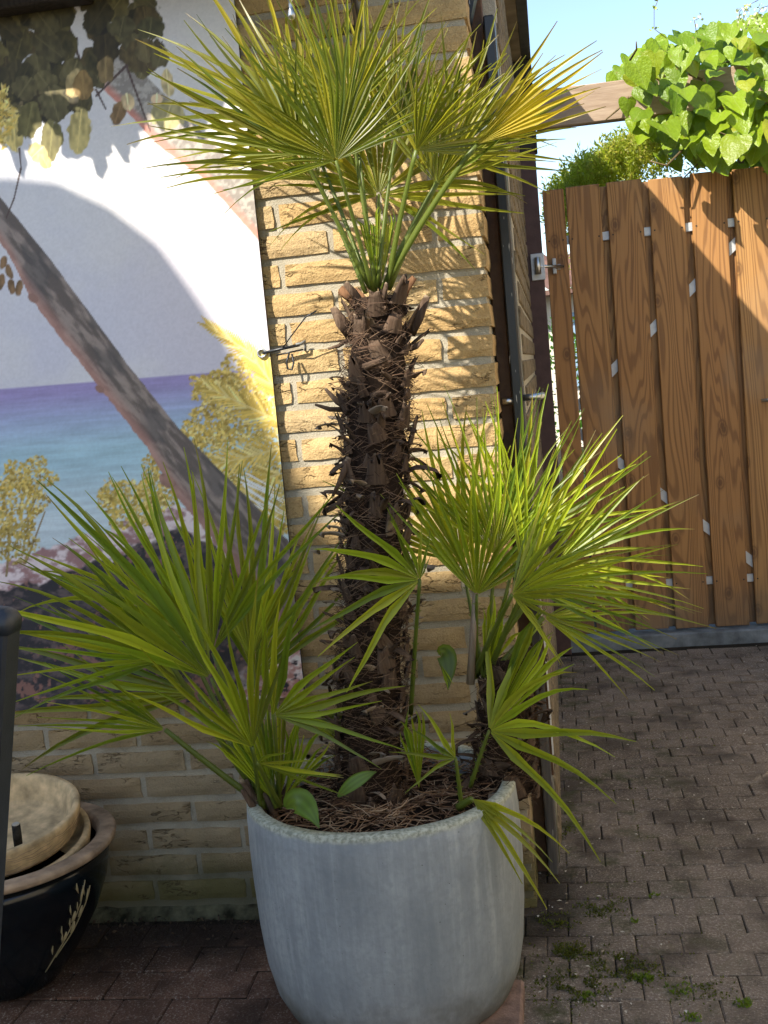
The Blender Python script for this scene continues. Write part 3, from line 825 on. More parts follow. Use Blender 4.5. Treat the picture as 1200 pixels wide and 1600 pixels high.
n2 = t.noise(t.n('ShaderNodeMapping', {'Vector': c, 'Scale': (5,160,160)}).outputs[0], 1, 3)
t.done(t.pbr(t.mix(n2, t.ramp(n1, [(.35,(.24,.165,.11)),(.6,(.42,.32,.23))]), (.32,.235,.165)), .8, t.bump(n2, .4, .003), .2))
bm.data.materials.append(M['beam_grain'])
b = MB(); vs = []; N = 30
b.bbox((.49,2.26,-.05), (2.3,2.46,.052), .006)
tag(b.build('threshold', 'threshold_grey'), None, None, None, 'structure')

# ------------------------------------------------------------------ beyond the gate
def leafcard(mb, p, d, n, l, w, col, bend=.15):
    d = d.normalized(); s = d.cross(n)
    if s.length < 1e-4: s = d.orthogonal()
    s.normalize(); n = s.cross(d)
    vs = [p, p+d*l*.45+s*w/2+n*l*.05, p+d*l*.45-s*w/2+n*l*.05, p+d*l-n*l*bend, p+d*l*.45]
    c1 = tuple(x*1.1 for x in col)
    mb.add(vs, [(0,1,4),(0,4,2),(1,3,4),(4,3,2)], [col,c1,c1,c1,col])
def rv(): 
    while True:
        v = Vector((rnd.uniform(-1,1), rnd.uniform(-1,1), rnd.uniform(-1,1)))
        if .05 < v.length < 1: return v.normalized()
hedge = empty('conifer_hedge', (1.2,3.2,0)); tag(hedge, 'feathery yellow-green conifer rising behind the top of the gate', 'hedge')
mb = MB()
def hedge_top(x):
    return np.interp(x, [.55,.66,.75,.9,1.05,1.2,1.4,2.2], [1.80,1.93,2.00,2.055,2.13,2.19,2.2,2.2])
for k in range(6500):
    x = rnd.uniform(.60, 1.9); y = rnd.uniform(2.75, 3.5)
    top = hedge_top(x)+.06*mnoise.noise(Vector((x*9,y*6,0)))+ (y-2.9)*.10
    z = top - abs(rnd.gauss(0,.10)) if rnd.random() < .8 else rnd.uniform(.1, top)
    d0 = (Vector((rnd.uniform(-.7,.7), rnd.uniform(-.8,.3), rnd.uniform(.3,1.2)))).normalized()
    base = Vector((x,y,z)); L = rnd.uniform(.05,.12)
    kk = rnd.uniform(.7,1.25); col = (.24*kk, .29*kk, .022*kk) if rnd.random() < .75 else (.36*kk,.33*kk,.05*kk)
    for q in range(7):
        pp = base+d0*L*q/7 + rv()*.004
        leafcard(mb, pp, (d0*.9+rv()*.9), rv(), rnd.uniform(.018,.036), .009, col)
mb.build('foliage', 'hedge_leaf', hedge, True)
b = MB(); 
for x in (.85,1.3,1.7): b.tube([(x,3.2,-.02),(x+.03,3.2,.8),(x,3.2,1.7)], [.04,.03,.012], 8)
b.build('trunk', 'vine_stem', hedge, True)
shrub = empty('garden_shrub', (.62,4.6,0)); tag(shrub, 'bright green leafy shrub glimpsed through the gap beside the gate', 'shrub')
mb = MB()
for k in range(1500):
    a = rv(); p = Vector((.66,4.7,.72))+Vector((a.x*.32,a.y*.25,a.z*.72))*rnd.uniform(.75,1)
    kk = rnd.uniform(.6,1.2); leafcard(mb, p, a+rv()*.7, Vector((0,-.5,1))+rv()*.5, rnd.uniform(.03,.055), .03, (.07*kk,.19*kk,.02*kk))
mb.build('foliage', 'hedge_leaf', shrub, True)
b = MB(); b.tube([(.62,4.6,-.02),(.62,4.6,.7)], [.03,.015], 8); b.build('trunk', 'vine_stem', shrub, True)
fh = empty('far_house', (1.6,13,0)); tag(fh, 'distant house with brown tiled roof seen through the gap beside the gate', 'house')
zt = at(855,455,13).z-.05
b = MB(); b.box((-2,13,-.02), (6,17,zt)); b.build('wall', 'far_plaster', fh)
b = MB(); b.box((-.0,12.95,zt-1.2), (.06,12.99,zt-.3)); b.box((.75,12.95,zt-1.2), (1.15,12.99,zt-.25)); b.build('window', 'glass', fh)
b = MB()
for k in range(3):
    y0 = 12.6+k*.28; z0 = zt-.02+k*.20; b.box((-2.2,y0,z0), (6.2,y0+.34,z0+.06))
for k in range(60):
    x = -2.2+k*.14; b.add([(x,12.58,zt+.03),(x+.07,12.58,zt+.09),(x+.14,12.58,zt+.03),(x,13.4,zt+.52),(x+.07,13.4,zt+.58),(x+.14,13.4,zt+.52)], [(0,1,4,3),(1,2,5,4)])
b.build('roof', 'roof_tile', fh)

# ------------------------------------------------------------------ unseen shade casters and bounce wall, added to shape the light
can = empty('shade_roof', (-5,-5,0)); tag(can, 'added unseen roof shape casting the curved shade edge over the poster', 'house')
sil = [(-6.0,1.668),(-.602,1.668),(-.488,1.645),(-.379,1.583),(-.275,1.491),(-.203,1.375),(-.13,1.24),(-.06,1.05),(0.0,.90),(.08,.74),(.22,.50),(.45,.10),(.75,-.45),(.95,-.9),(-3.5,-.9)]
vs = []
for (xs, zs) in sil:                                                   # shade edge wanted on the wall, traced back onto a sloping roof plane
    Y = (zs-2.093)/.316; vs.append(Vector((xs+.8*Y, Y, 3.2+.82*(-1.35-Y))))
nn_ = len(vs); b = MB(); up_ = Vector((0,-.04,.05))
b.add(vs+[p+up_ for p in vs], [tuple(range(nn_))[::-1], tuple(range(nn_,2*nn_))]+[(k,(k+1)%nn_,nn_+(k+1)%nn_,nn_+k) for k in range(nn_)]); b.build('roof', 'roof_tile', can)
b = MB(); b.box((-9,-9,-.02), (-4.6,-2.6,3.0)); b.build('wall', 'white_wall', can)
blk = empty('shade_block', (-1.2,-5,0)); tag(blk, 'added unseen pale block behind the camera, shading path and pot', 'house')  # added block, stepped in height to keep sun off path and lower wall
gw = MB(); gw.box((1.80,-4.6,-.02), (1.95,1.7,2.3)); tag(gw.build('bounce_wall', 'bounce_cream'), 'added unseen cream wall on the right, bouncing warm light', 'wall')  # added out of view to reflect warm sunlight as fill
b = MB(); b.box((-2.75,-7,-.02), (-2.40,-3.7,4.78)); b.box((-2.40,-7,-.02), (-1.2,-3.7,4.40)); b.build('wall', 'white_wall', blk)
b = MB(); b.box((-2.85,-7.1,4.782), (-2.36,-3.62,4.88)); b.box((-2.355,-7.1,4.402), (-1.1,-3.62,4.50)); b.build('roof', 'board_dark', blk)

# ================================================================== OBJECTS
# ------------------------------------------------------------------ concrete pot with soil
PC = Vector((.175,-.37,0)); RIM = .434
slab = MB(); slab.bbox((.005,-.76,-.012), (.412,-.345,.028), .005)
so_ = slab.build('paving_slab', 'slab_pink', None, False, (.2,-.55,0)); tag(so_, 'pinkish paving slab under the concrete pot, its corner showing', 'slab')
prof = [(.06,.030),(.206,.030),(.216,.036),(.234,.075),(.2450,.13),(.2515,.20),(.2545,.28),(.2555,.35),(.2550,.40),(.2530,RIM-.004),(.2505,RIM),(.2310,RIM+.001),(.2270,RIM-.004),(.2255,.36),(.2150,.30)]
fine = []
for (a,c) in zip(prof[:-1], prof[1:]):
    k = max(1, int(abs(c[1]-a[1])/.03))
    fine += [(a[0]+(c[0]-a[0])*i/k, a[1]+(c[1]-a[1])*i/k) for i in range(k)]
fine.append(prof[-1])
def wob(a, z): return .0012*mnoise.noise(Vector((math.cos(a)*3, math.sin(a)*3, z*9))) + (.0005*mnoise.noise(Vector((math.cos(a)*24, math.sin(a)*24, z*60))) if z > RIM-.006 else 0)
b = MB(); b.lathe(fine, 128, PC, wob)
pot = b.build('plant_pot', 'pot_concrete', None, True, PC); tag(pot, 'large round grey concrete pot holding the palms', 'pot')
b = MB(); vs = [tuple(PC+Vector((0,0,.40)))]; fs = []; NR, NA = 14, 64
for i in range(1, NR+1):
    for k in range(NA):
        a = 2*math.pi*k/NA; r = .2262*i/NR
        x, y = PC.x+r*math.cos(a), PC.y+r*math.sin(a)
        vs.append((x, y, .398+.03*mnoise.noise(Vector((x*11,y*11,2)))+.010*mnoise.noise(Vector((x*60,y*60,5)))-.012*(i/NR)**2))
for k in range(NA): fs.append((0, 1+k, 1+(k+1)%NA))
for i in range(NR-1):
    for k in range(NA): fs.append((1+i*NA+k, 1+(i+1)*NA+k, 1+(i+1)*NA+(k+1)%NA, 1+i*NA+(k+1)%NA))
b.add(vs, fs); soil = b.build('potting_soil', 'soil', None, True, PC); tag(soil, 'dark potting soil filling the concrete pot', 'soil', None, 'stuff')
def soil_z(x, y): return .400+.03*mnoise.noise(Vector((x*11,y*11,2)))
b = MB()
for k in range(1300):
    a = rnd.uniform(0, 6.283); r = .222*math.sqrt(rnd.random()); x, y = PC.x+r*math.cos(a), PC.y+r*math.sin(a)
    z = soil_z(x, y)+rnd.uniform(.0,.022); h = rnd.uniform(0, 6.283); l = rnd.uniform(.015,.06)
    d = Vector((math.cos(h), math.sin(h), rnd.uniform(-.3,.35))); q = d.cross(Vector((0,0,1))).normalized()*rnd.uniform(-.012,.012)
    c = rnd.choice([(.20,.115,.06),(.27,.17,.10),(.12,.065,.035),(.34,.24,.15),(.09,.05,.03)])
    p0 = Vector((x,y,z)); pts = [p0-d*l/2, p0+q, p0+d*l/2]
    pts = [Vector((p.x, p.y, max(p.z, soil_z(p.x,p.y)+.001))) for p in pts]
    pts = [PC.xy.to_3d()+Vector((p.x-PC.x, p.y-PC.y, 0))*min(1, .222/max(1e-3, math.hypot(p.x-PC.x,p.y-PC.y)))+Vector((0,0,p.z)) for p in pts]
    b.tube(pts, [.0006,.0012,.0006], 4, c, False)
o = b.build('straw', 'fibre', None, False, PC); tag(o, 'dry straw and root litter on the soil in the pot', 'straw', None, 'stuff')
chip_spots = [(572,1243,-.55,.05,.6,'reddish bark chip lying on the soil left of the trunk foot'), (545,1283,-.58,.06,1.1,'long thin bark strip on the soil at the pot rim'), (690,1255,-.55,.045,2.2,'curled bark chip beside the right rim of the pot'), (600,1290,-.59,.03,.2,'small bark chip near the front rim of the pot')]
for (x,y,Y,l,an,lab) in chip_spots:
    p = at(x,y,Y); p.z = soil_z(p.x,p.y)+.012; Mx = Matrix.Translation(p) @ Matrix.Rotation(an,4,'Z') @ Matrix.Rotation(.15,4,'Y')
    b = MB(); b.bbox((-l/2,-.008,-.003), (l/2,.008,.003), .002, Mx)
    b.v = [(vx+rnd.uniform(-.002,.002), vy+rnd.uniform(-.002,.002), vz+rnd.uniform(-.001,.002)) for vx,vy,vz in b.v]
    tag(b.build('bark_chip', 'bark_chip', None, False, p), lab, 'bark chip', 'bark chips on the soil')

# ------------------------------------------------------------------ palms
GREEN = [(.22,.31,.012), (.29,.385,.014), (.36,.44,.022), (.12,.20,.014)]
OLIVE = [(.12,.165,.014), (.16,.20,.016), (.22,.235,.020), (.075,.115,.014)]
def frond(palm, base, hub, tip, roll=0, span=180, n=34, fuse=.40, cup=.18, droop=.08, yel=.0, tipbrown=.25, seed=0, shape=.30, skew=0.0, wide=1.0, pet=.0048, petcol=None, kink=.12, gap=0.0, label=None, pal=GREEN):
    """one fan leaf: a petiole part and a pleated, split blade"""
    rg = random.Random(seed*7919+13); n = max(5, int(n*.80)); wide *= .88
    B = at(*base); H = at(*hub); T = at(*tip)
    D = T-H; L = D.length; D.normalize()
    N = (CAM-H); N = (N-D*N.dot(D)).normalized(); S = D.cross(N)
    q = Matrix.Rotation(R_(roll), 3, D); N = q @ N; S = q @ S
    mb = MB(); sp = R_(span); dth = sp/n
    fr = empty('frond'); fr.parent = palm; fr.location = (0,0,0)
    if label: fr['label'] = label
    ts = [.02,.14,.27,fuse,fuse+(1-fuse)*.18,fuse+(1-fuse)*.40,fuse+(1-fuse)*.62,fuse+(1-fuse)*.82,1.0]
    for i in range(n):
        th = -sp/2+dth*(i+.5)
        if rg.random() < .035+gap: continue
        e = th/(sp/2)
        ln = L*(1-shape*abs(e+skew)**1.8)*rg.uniform(.80,1.08)
        thj = th+rg.uniform(-.55,.55)*dth
        cupi = cup*rg.uniform(.7,1.3)
        tw = rg.uniform(-.9,.9); side = rg.uniform(-.07,.07); dr = droop*rg.uniform(.5,1.7)
        if rg.random() < .07: dr += rg.uniform(.1,.35)
        g = rg.choice(pal); y = min(1, max(0, yel+rg.gauss(0,.13)))
        colr = tuple(a*(1-y)+c*y for a, c in zip(g, (.52,.39,.018)))
        k = rg.uniform(.65,1.25); colr = tuple(a*k for a in colr)
        tb = rg.random() < tipbrown
        vs = []; cs = []
        for j, t in enumerate(ts):
            r = ln*t; f2 = max(0, (t-fuse)/(1-fuse))
            a2 = th if t <= fuse else th+(thj-th)*min(1, f2*2)
            U = D*math.cos(a2)+S*math.sin(a2); W = -D*math.sin(a2)+S*math.cos(a2)
            U2 = (U+N*cupi*(1-.5*t)).normalized(); n2 = U2.cross(W)*-1
            n2 = (N-U2*N.dot(U2)).normalized()
            W2 = n2.cross(U2); W2 = W2 if W2.dot(W) > 0 else -W2
            hw0 = ln*fuse*math.tan(dth/2)*wide
            hw = ln*t*math.tan(dth/2)*min(1, wide) if t <= fuse else hw0*(1-f2**2.2)*(1-.26*min(1, f2/.15))
            if t <= fuse: hw = ln*t*math.tan(dth/2)*(1+(wide-1)*max(0, t/fuse))
            if j == len(ts)-1: hw = .0006
            ta = tw*f2; Wt = W2*math.cos(ta)+n2*math.sin(ta); nt = n2*math.cos(ta)-W2*math.sin(ta)
            P = H+U2*r+W2*side*ln*f2*f2
            P = P+Vector((0,0,-1))*(dr*ln*t*t*(.4+.6*t))
            fold = (.75 if t > .05 else .2)*min(1, .008/max(hw,1e-4))
            A = P-Wt*hw+nt*hw*fold*.5; C = P+Wt*hw+nt*hw*fold*.5; Bm = P-nt*hw*fold*.6
            for pt in (A,Bm,C):
                if pt.x < .45 and pt.y > -.012 and pt.z < 2.2: pt.y = -.012-rg.random()*.002
                vs.append(pt)
            cc = colr
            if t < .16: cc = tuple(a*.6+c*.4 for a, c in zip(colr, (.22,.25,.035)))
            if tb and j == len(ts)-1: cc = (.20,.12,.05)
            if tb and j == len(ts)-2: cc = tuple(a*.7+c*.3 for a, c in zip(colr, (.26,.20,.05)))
            cs += [cc, tuple(a*.66 for a in cc), tuple(a*.93 for a in cc)]  # fold line darkened in the vertex colour to imitate crease shade
        fs = []
        for j in range(len(ts)-1):
            a = j*3; fs += [(a,a+1,a+4,a+3), (a+1,a+2,a+5,a+4)]
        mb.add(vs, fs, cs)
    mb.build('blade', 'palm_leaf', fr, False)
    if pet:
        ctrl = B.lerp(H,.55)+Vector((0,0,1))*kink*(H-B).length*.5
        pts = []
        for k in range(9):
            t = k/8; pts.append(B*(1-t)**2+ctrl*2*t*(1-t)+H*t*t)
        pm = MB(); pc = petcol or (.15,.19,.03)
        pm.tube(pts, [pet*(1.5-.55*k/8) for k in range(9)], 7, pc, True, .62)
        for k in range(1,8):                                          # small marginal teeth
            p = pts[k]; dd = (pts[k+1]-pts[k-1]).normalized(); s_ = dd.cross((CAM-p).normalized()).normalized()
            for sg in (-1,1):
                q0 = p+s_*sg*pet*.8; pm.add([q0-dd*.002, q0+dd*.002, q0+s_*sg*.004+dd*.003], [(0,1,2)], pc)
        pm.build('petiole', 'palm_leaf', fr, True)
    return fr

def boot_mesh(w, l, th, bend, mat):
    mb = MB(); st = [0,.3,.6,.85,1.0]; rows = []
    for t in st:
        ww = w*(1-.52*t)*rnd.uniform(.94,1.06); tt = th*(1-.4*t)
        y = -bend*t*t*l; z = l*t
        for k in range(8):
            a = 2*math.pi*k/8; rows.append((ww/2*math.cos(a), y-tt*.35+tt/2*math.sin(a)-(abs(math.cos(a))**2)*-tt*.6, z+rnd.uniform(-.001,.001)+(rnd.uniform(-.020,.008) if t == 1 else 0)))
    fs = []
    for j in range(len(st)-1):
        for k in range(8): fs.append((j*8+k, j*8+(k+1)%8, (j+1)*8+(k+1)%8, (j+1)*8+k))
    fs.append(tuple(range(32,40)))
    mb.add(rows, fs); me = mb.mesh('leaf_base', smooth=True); me.materials.append(M[mat]); return me
BOOT = [boot_mesh(rnd.uniform(.048,.066), rnd.uniform(.045,.066), .010, rnd.uniform(-.1,.2), 'leaf_base') for _ in range(6)]
SPIKE = [boot_mesh(rnd.uniform(.012,.026), rnd.uniform(.035,.065), .006, rnd.uniform(.2,.9), 'leaf_base') for _ in range(5)]
DRY = [boot_mesh(rnd.uniform(.020,.032), rnd.uniform(.045,.075), .004, rnd.uniform(.3,.8), 'dry_scale') for _ in range(4)]

def trunk(palm, axis, rad, z0, z1, nboot, nfib, nscale, open_top=True, seed=3):
    rg = random.Random(seed); b = MB(); NZ, NA = 60, 36; vs = []; fs = []
    for i in range(NZ+1):
        t = i/NZ; z = z0+(z1-z0)*t; c = axis(z)
        for k in range(NA):
            a = 2*math.pi*k/NA; r = rad(t)*(.86+.16*mnoise.noise(Vector((math.cos(a)*3,math.sin(a)*3,z*34)))+.10*mnoise.noise(Vector((math.cos(a)*9,math.sin(a)*9,z*80))))
            vs.append((c.x+r*math.cos(a), c.y+r*math.sin(a), z))
    for i in range(NZ):
        for k in range(NA): fs.append((i*NA+k, i*NA+(k+1)%NA, (i+1)*NA+(k+1)%NA, (i+1)*NA+k))
    fs.append(tuple(range(NZ*NA,(NZ+1)*NA))); b.add(vs, fs)
    tr = b.build('trunk', 'palm_bark', palm, True)
    po = origin(palm)
    for k in range(nboot):
        t = (k+.5)/nboot; z = z0+.01+(z1-z0-.01)*t+rg.uniform(-.008,.008); a = k*2.39996+rg.uniform(-.28,.28); c = axis(z)
        if rg.random() < .16: continue
        out = R_(np.interp(t, [0,.45,.78,1], [6,9,13,20])+rg.uniform(-6,10))
        r = rad(t)*1.02
        o = inst('leaf_base', rg.choice(BOOT), tr, Vector((c.x+r*math.cos(a), c.y+r*math.sin(a), z-.02))-po)
        o.rotation_euler = (Matrix.Rotation(a+math.pi/2,3,'Z') @ Matrix.Rotation(out,3,'X') @ Matrix.Rotation(rg.gauss(0,.24),3,'Y')).to_euler()
        s = np.interp(t,[0,.5,1],[.85,.85,.9])*rg.uniform(.55,1.05); o.scale = (s*rg.uniform(.75,1.15),s,s*rg.uniform(.7,1.3))
    for k in range(nscale):
        t = rg.uniform(.05,.98); z = z0+(z1-z0)*t; a = rg.uniform(0,6.283); c = axis(z); r = rad(t)*rg.uniform(.95,1.05)
        o = inst('dry_scale', rg.choice(DRY), tr, Vector((c.x+r*math.cos(a), c.y+r*math.sin(a), z))-po)
        o.rotation_euler = (Matrix.Rotation(a+math.pi/2,3,'Z') @ Matrix.Rotation(R_(rg.uniform(20,75)),3,'X') @ Matrix.Rotation(rg.uniform(-1.2,1.2),3,'Y')).to_euler()
        s = rg.uniform(.4,.95); o.scale = (s,s,s)
    for k in range(int(nboot*.75)):                                    # torn, jagged remains standing off the stem
        t = rg.uniform(.1,1.0); z = z0+(z1-z0)*t; a = rg.uniform(0,6.283); c = axis(z); r = rad(t)*rg.uniform(.9,1.08)
        o = inst('torn_base', rg.choice(SPIKE), tr, Vector((c.x+r*math.cos(a), c.y+r*math.sin(a), z))-po)
        o.rotation_euler = (Matrix.Rotation(a+math.pi/2,3,'Z') @ Matrix.Rotation(R_(rg.uniform(15,95)),3,'X') @ Matrix.Rotation(rg.gauss(0,.5),3,'Y')).to_euler()
        s = rg.uniform(.5,1.1); o.scale = (s,s,s)
    fb_ = MB()
    for k in range(nfib):
        t = rg.uniform(.0,1.0); z = z0+(z1-z0)*t; a = rg.uniform(0,6.283); c = axis(z); R0 = rad(t)
        da = rg.uniform(.1,.9)*rg.choice((-1,1)); dz = rg.uniform(-.035,.035); lift = rg.uniform(.0,.008)+(.022 if rg.random() < .07 else 0)
        pts = []
        for q in range(4):
            s = q/3; aa = a+da*s; rr = R0*rg.uniform(.98,1.13)+lift*math.sin(s*math.pi)+(lift*.8 if q == 3 else 0)
            pts.append(Vector((c.x+rr*math.cos(aa), c.y+rr*math.sin(aa), z+dz*s)))
        w = rg.uniform(.0003,.0007); col = rg.choice([(.10,.062,.04),(.05,.03,.019),(.20,.13,.08),(.025,.015,.010),(.12,.07,.042)])
        vs = []; 
        for p in pts: vs += [p+Vector((0,0,w)), p-Vector((0,0,w))]
        fb_.add(vs, [(0,1,3,2),(2,3,5,4),(4,5,7,6)], col)
    o = fb_.build('fibre', 'fibre', tr); o['kind'] = 'stuff'
    return tr

# --- the tall palm
ax1 = lambda z: Vector((.147+(z-.40)*.111, -.35, z))
P1 = empty('fan_palm', ax1(.40)); tag(P1, 'tall fan palm with shaggy brown trunk and sunlit crown in the concrete pot', 'palm')
trunk(P1, ax1, lambda t: float(np.interp(t, [0,.08,.3,.6,.85,1], [.072,.063,.060,.057,.058,.046])), .385, 1.335, 150, 5200, 60)
CB = (588,452,-.352)
crown = [
 dict(base=(583,455,-.372), hub=(525,251,-.47), tip=(436,-5,-.53), roll=8, span=178, n=44, yel=.06, seed=1, shape=.22, droop=.03),
 dict(base=(600,450,-.345), hub=(682,287,-.37), tip=(735,45,-.42), roll=-25, span=125, n=30, yel=.18, seed=2, shape=.15, droop=.04),
 dict(base=(598,452,-.350), hub=(744,226,-.45), tip=(940,84,-.48), roll=-8, span=46, n=14, yel=1.0, seed=3, shape=.12, droop=.0, tipbrown=.9, fuse=.52, wide=1.15),
 dict(base=(592,448,-.335), hub=(592,305,-.25), tip=(610,70,-.17), roll=6, span=240, n=38, yel=.05, seed=4, shape=.25, droop=.10),
 dict(base=(572,458,-.366), hub=(497,283,-.35), tip=(262,70,-.38), roll=34, span=120, n=26, yel=.12, seed=5, shape=.25, droop=.05),
 dict(base=(590,448,-.345), hub=(618,215,-.30), tip=(612,-35,-.30), roll=-8, span=120, n=30, yel=.18, seed=6, shape=.2, droop=.02),
 dict(base=(604,452,-.350), hub=(650,235,-.45), tip=(815,70,-.50), roll=30, span=105, n=24, yel=.24, seed=7, shape=.2, droop=.04),
 dict(base=(580,455,-.340), hub=(480,205,-.25), tip=(262,20,-.18), roll=18, span=140, n=28, yel=.26, seed=8, shape=.2, droop=.04, tipbrown=.6),
 dict(base=(606,452,-.340), hub=(705,245,-.28), tip=(860,70,-.24), roll=10, span=130, n=26, yel=.2, seed=9, shape=.2, droop=.05),
 dict(base=(588,450,-.345), hub=(545,175,-.34), tip=(505,-60,-.36), roll=-20, span=130, n=30, yel=.08, seed=12, shape=.15, droop=.02),
 dict(base=(580,455,-.350), hub=(470,240,-.42), tip=(280,60,-.44), roll=-12, span=110, n=26, yel=.14, seed=11, shape=.15, droop=.03),
 dict(base=(586,455,-.345), hub=(560,230,-.24), tip=(490,-30,-.25), roll=0, span=120, n=30, yel=.2, seed=10, shape=.2, droop=.02),
]
for c in crown: c['yel'] += .06; frond(P1, pal=OLIVE, **c)
frond(P1, (588,455,-.345), (588,446,-.345), (575,322,-.36), roll=10, span=20, n=10, fuse=.9, cup=.0, droop=0, yel=.12, seed=30, shape=.05, pet=0, label='pale young pleated leaf rising from the crown heart')
frond(P1, (592,455,-.335), (596,446,-.335), (612,318,-.32), roll=-20, span=12, n=7, fuse=.85, cup=.0, droop=0, yel=.10, seed=31, shape=.05, pet=0)
for k in range(11):                                                    # cut leaf stalks left on the crown
    a = rnd.uniform(0,6.283); p = ax1(1.33)+Vector((.036*math.cos(a), .036*math.sin(a), -.01)); q = p+Vector((.032*math.cos(a), .032*math.sin(a), rnd.uniform(.03,.055)))
    b = MB(); b.tube([p,(p+q)/2+Vector((0,0,.004)),q], [.010,.008,.006], 8, None, True, .5); b.build('leaf_stub', 'petiole_brown' if k % 2 else 'leaf_base', P1, True)
for (x0,y0,x1,y1,Y,w) in ((640,520,668,462,-.33,.013),(548,520,520,480,-.35,.014),(545,640,508,607,-.35,.006),(540,640,492,632,-.35,.005),(545,530,512,545,-.36,.004),(640,545,662,530,-.35,.006),(640,585,656,582,-.35,.006),(546,715,520,775,-.40,.006),(545,770,510,800,-.38,.006)):
    p = at(x0,y0,Y); q = at(x1,y1,Y-.01); b = MB(); b.tube([p,p.lerp(q,.5)+Vector((0,-.004,-.004)),q], [w,w*.9,w*.45], 8, None, True, .45); b.build('leaf_stub', 'leaf_base', P1, True)

# --- the low palm on the left
bl = at(425,1262,-.42); bl.z = .40
P2 = empty('fan_palm', bl); tag(P2, 'low stemless fan palm spreading over the left rim of the concrete pot', 'palm')
low = [
 dict(hub=(262,1030,-.48), tip=(-25,915,-.60), roll=12, span=85, n=17, yel=.14, seed=41, shape=.12, droop=.06, fuse=.36),
 dict(hub=(332,1020,-.43), tip=(255,690,-.44), roll=-6, span=105, n=24, yel=.06, seed=42, shape=.10, droop=.02, fuse=.38),
 dict(hub=(392,1028,-.36), tip=(425,715,-.30), roll=-15, span=80, n=18, yel=.06, seed=43, shape=.12, droop=.02),
 dict(hub=(428,1118,-.51), tip=(590,985,-.56), roll=10, span=112, n=14, yel=.02, seed=44, shape=.12, droop=.05, fuse=.36, wide=1.1),
 dict(hub=(258,1140,-.47), tip=(40,1080,-.54), roll=8, span=60, n=12, yel=.0, seed=45, shape=.10, droop=.03, fuse=.30),
 dict(hub=(395,1168,-.55), tip=(285,925,-.64), roll=12, span=80, n=16, yel=.16, seed=46, shape=.2, droop=.03),
 dict(hub=(402,1192,-.57), tip=(545,1178,-.66), roll=60, span=80, n=9, yel=.22, seed=47, shape=.3, droop=.06, tipbrown=.8),
 dict(hub=(310,1085,-.30), tip=(10,985,-.20), roll=-20, span=66, n=12, yel=.0, seed=49, shape=.15, droop=.08),
 dict(hub=(400,1060,-.26), tip=(455,800,-.16), roll=10, span=90, n=16, yel=.04, seed=50, shape=.15, droop=.02),
 dict(hub=(470,1120,-.36), tip=(605,1140,-.32), roll=40, span=60, n=10, yel=.0, seed=51, shape=.2, droop=.08, fuse=.6),
 dict(hub=(285,990,-.36), tip=(70,745,-.34), roll=8, span=60, n=12, yel=.1, seed=58, shape=.1, droop=.03),
 dict(hub=(330,1060,-.52), tip=(60,760,-.62), roll=24, span=70, n=13, yel=.06, seed=56, shape=.15, droop=.03),
]
for k, c in enumerate(low):
    frond(P2, base=(418+rnd.uniform(-12,22), 1262, -.43+rnd.uniform(-.03,.03)), kink=-.05, **c)
for (h,t,sd,sp_) in (((430,1245,-.44),(372,1085,-.45),52,34),((438,1245,-.43),(440,1080,-.40),53,30),((445,1245,-.44),(505,1130,-.47),54,34),((425,1248,-.46),(345,1120,-.52),55,26)):
    frond(P2, h, h, t, roll=0, span=sp_, n=10, fuse=.72, cup=.05, droop=.02, yel=.0, seed=sd, shape=.15, pet=0)
b = MB()
for k in range(9):
    p = bl+Vector((rnd.uniform(-.035,.04), rnd.uniform(-.03,.03), -.01)); q = p+Vector((rnd.uniform(-.06,.05), rnd.uniform(-.04,.02), rnd.uniform(.05,.10)))
    b.tube([p,(p+q)/2,q], [.009,.007,.004], 7)
b.build('stem_base', 'leaf_base', P2, True)

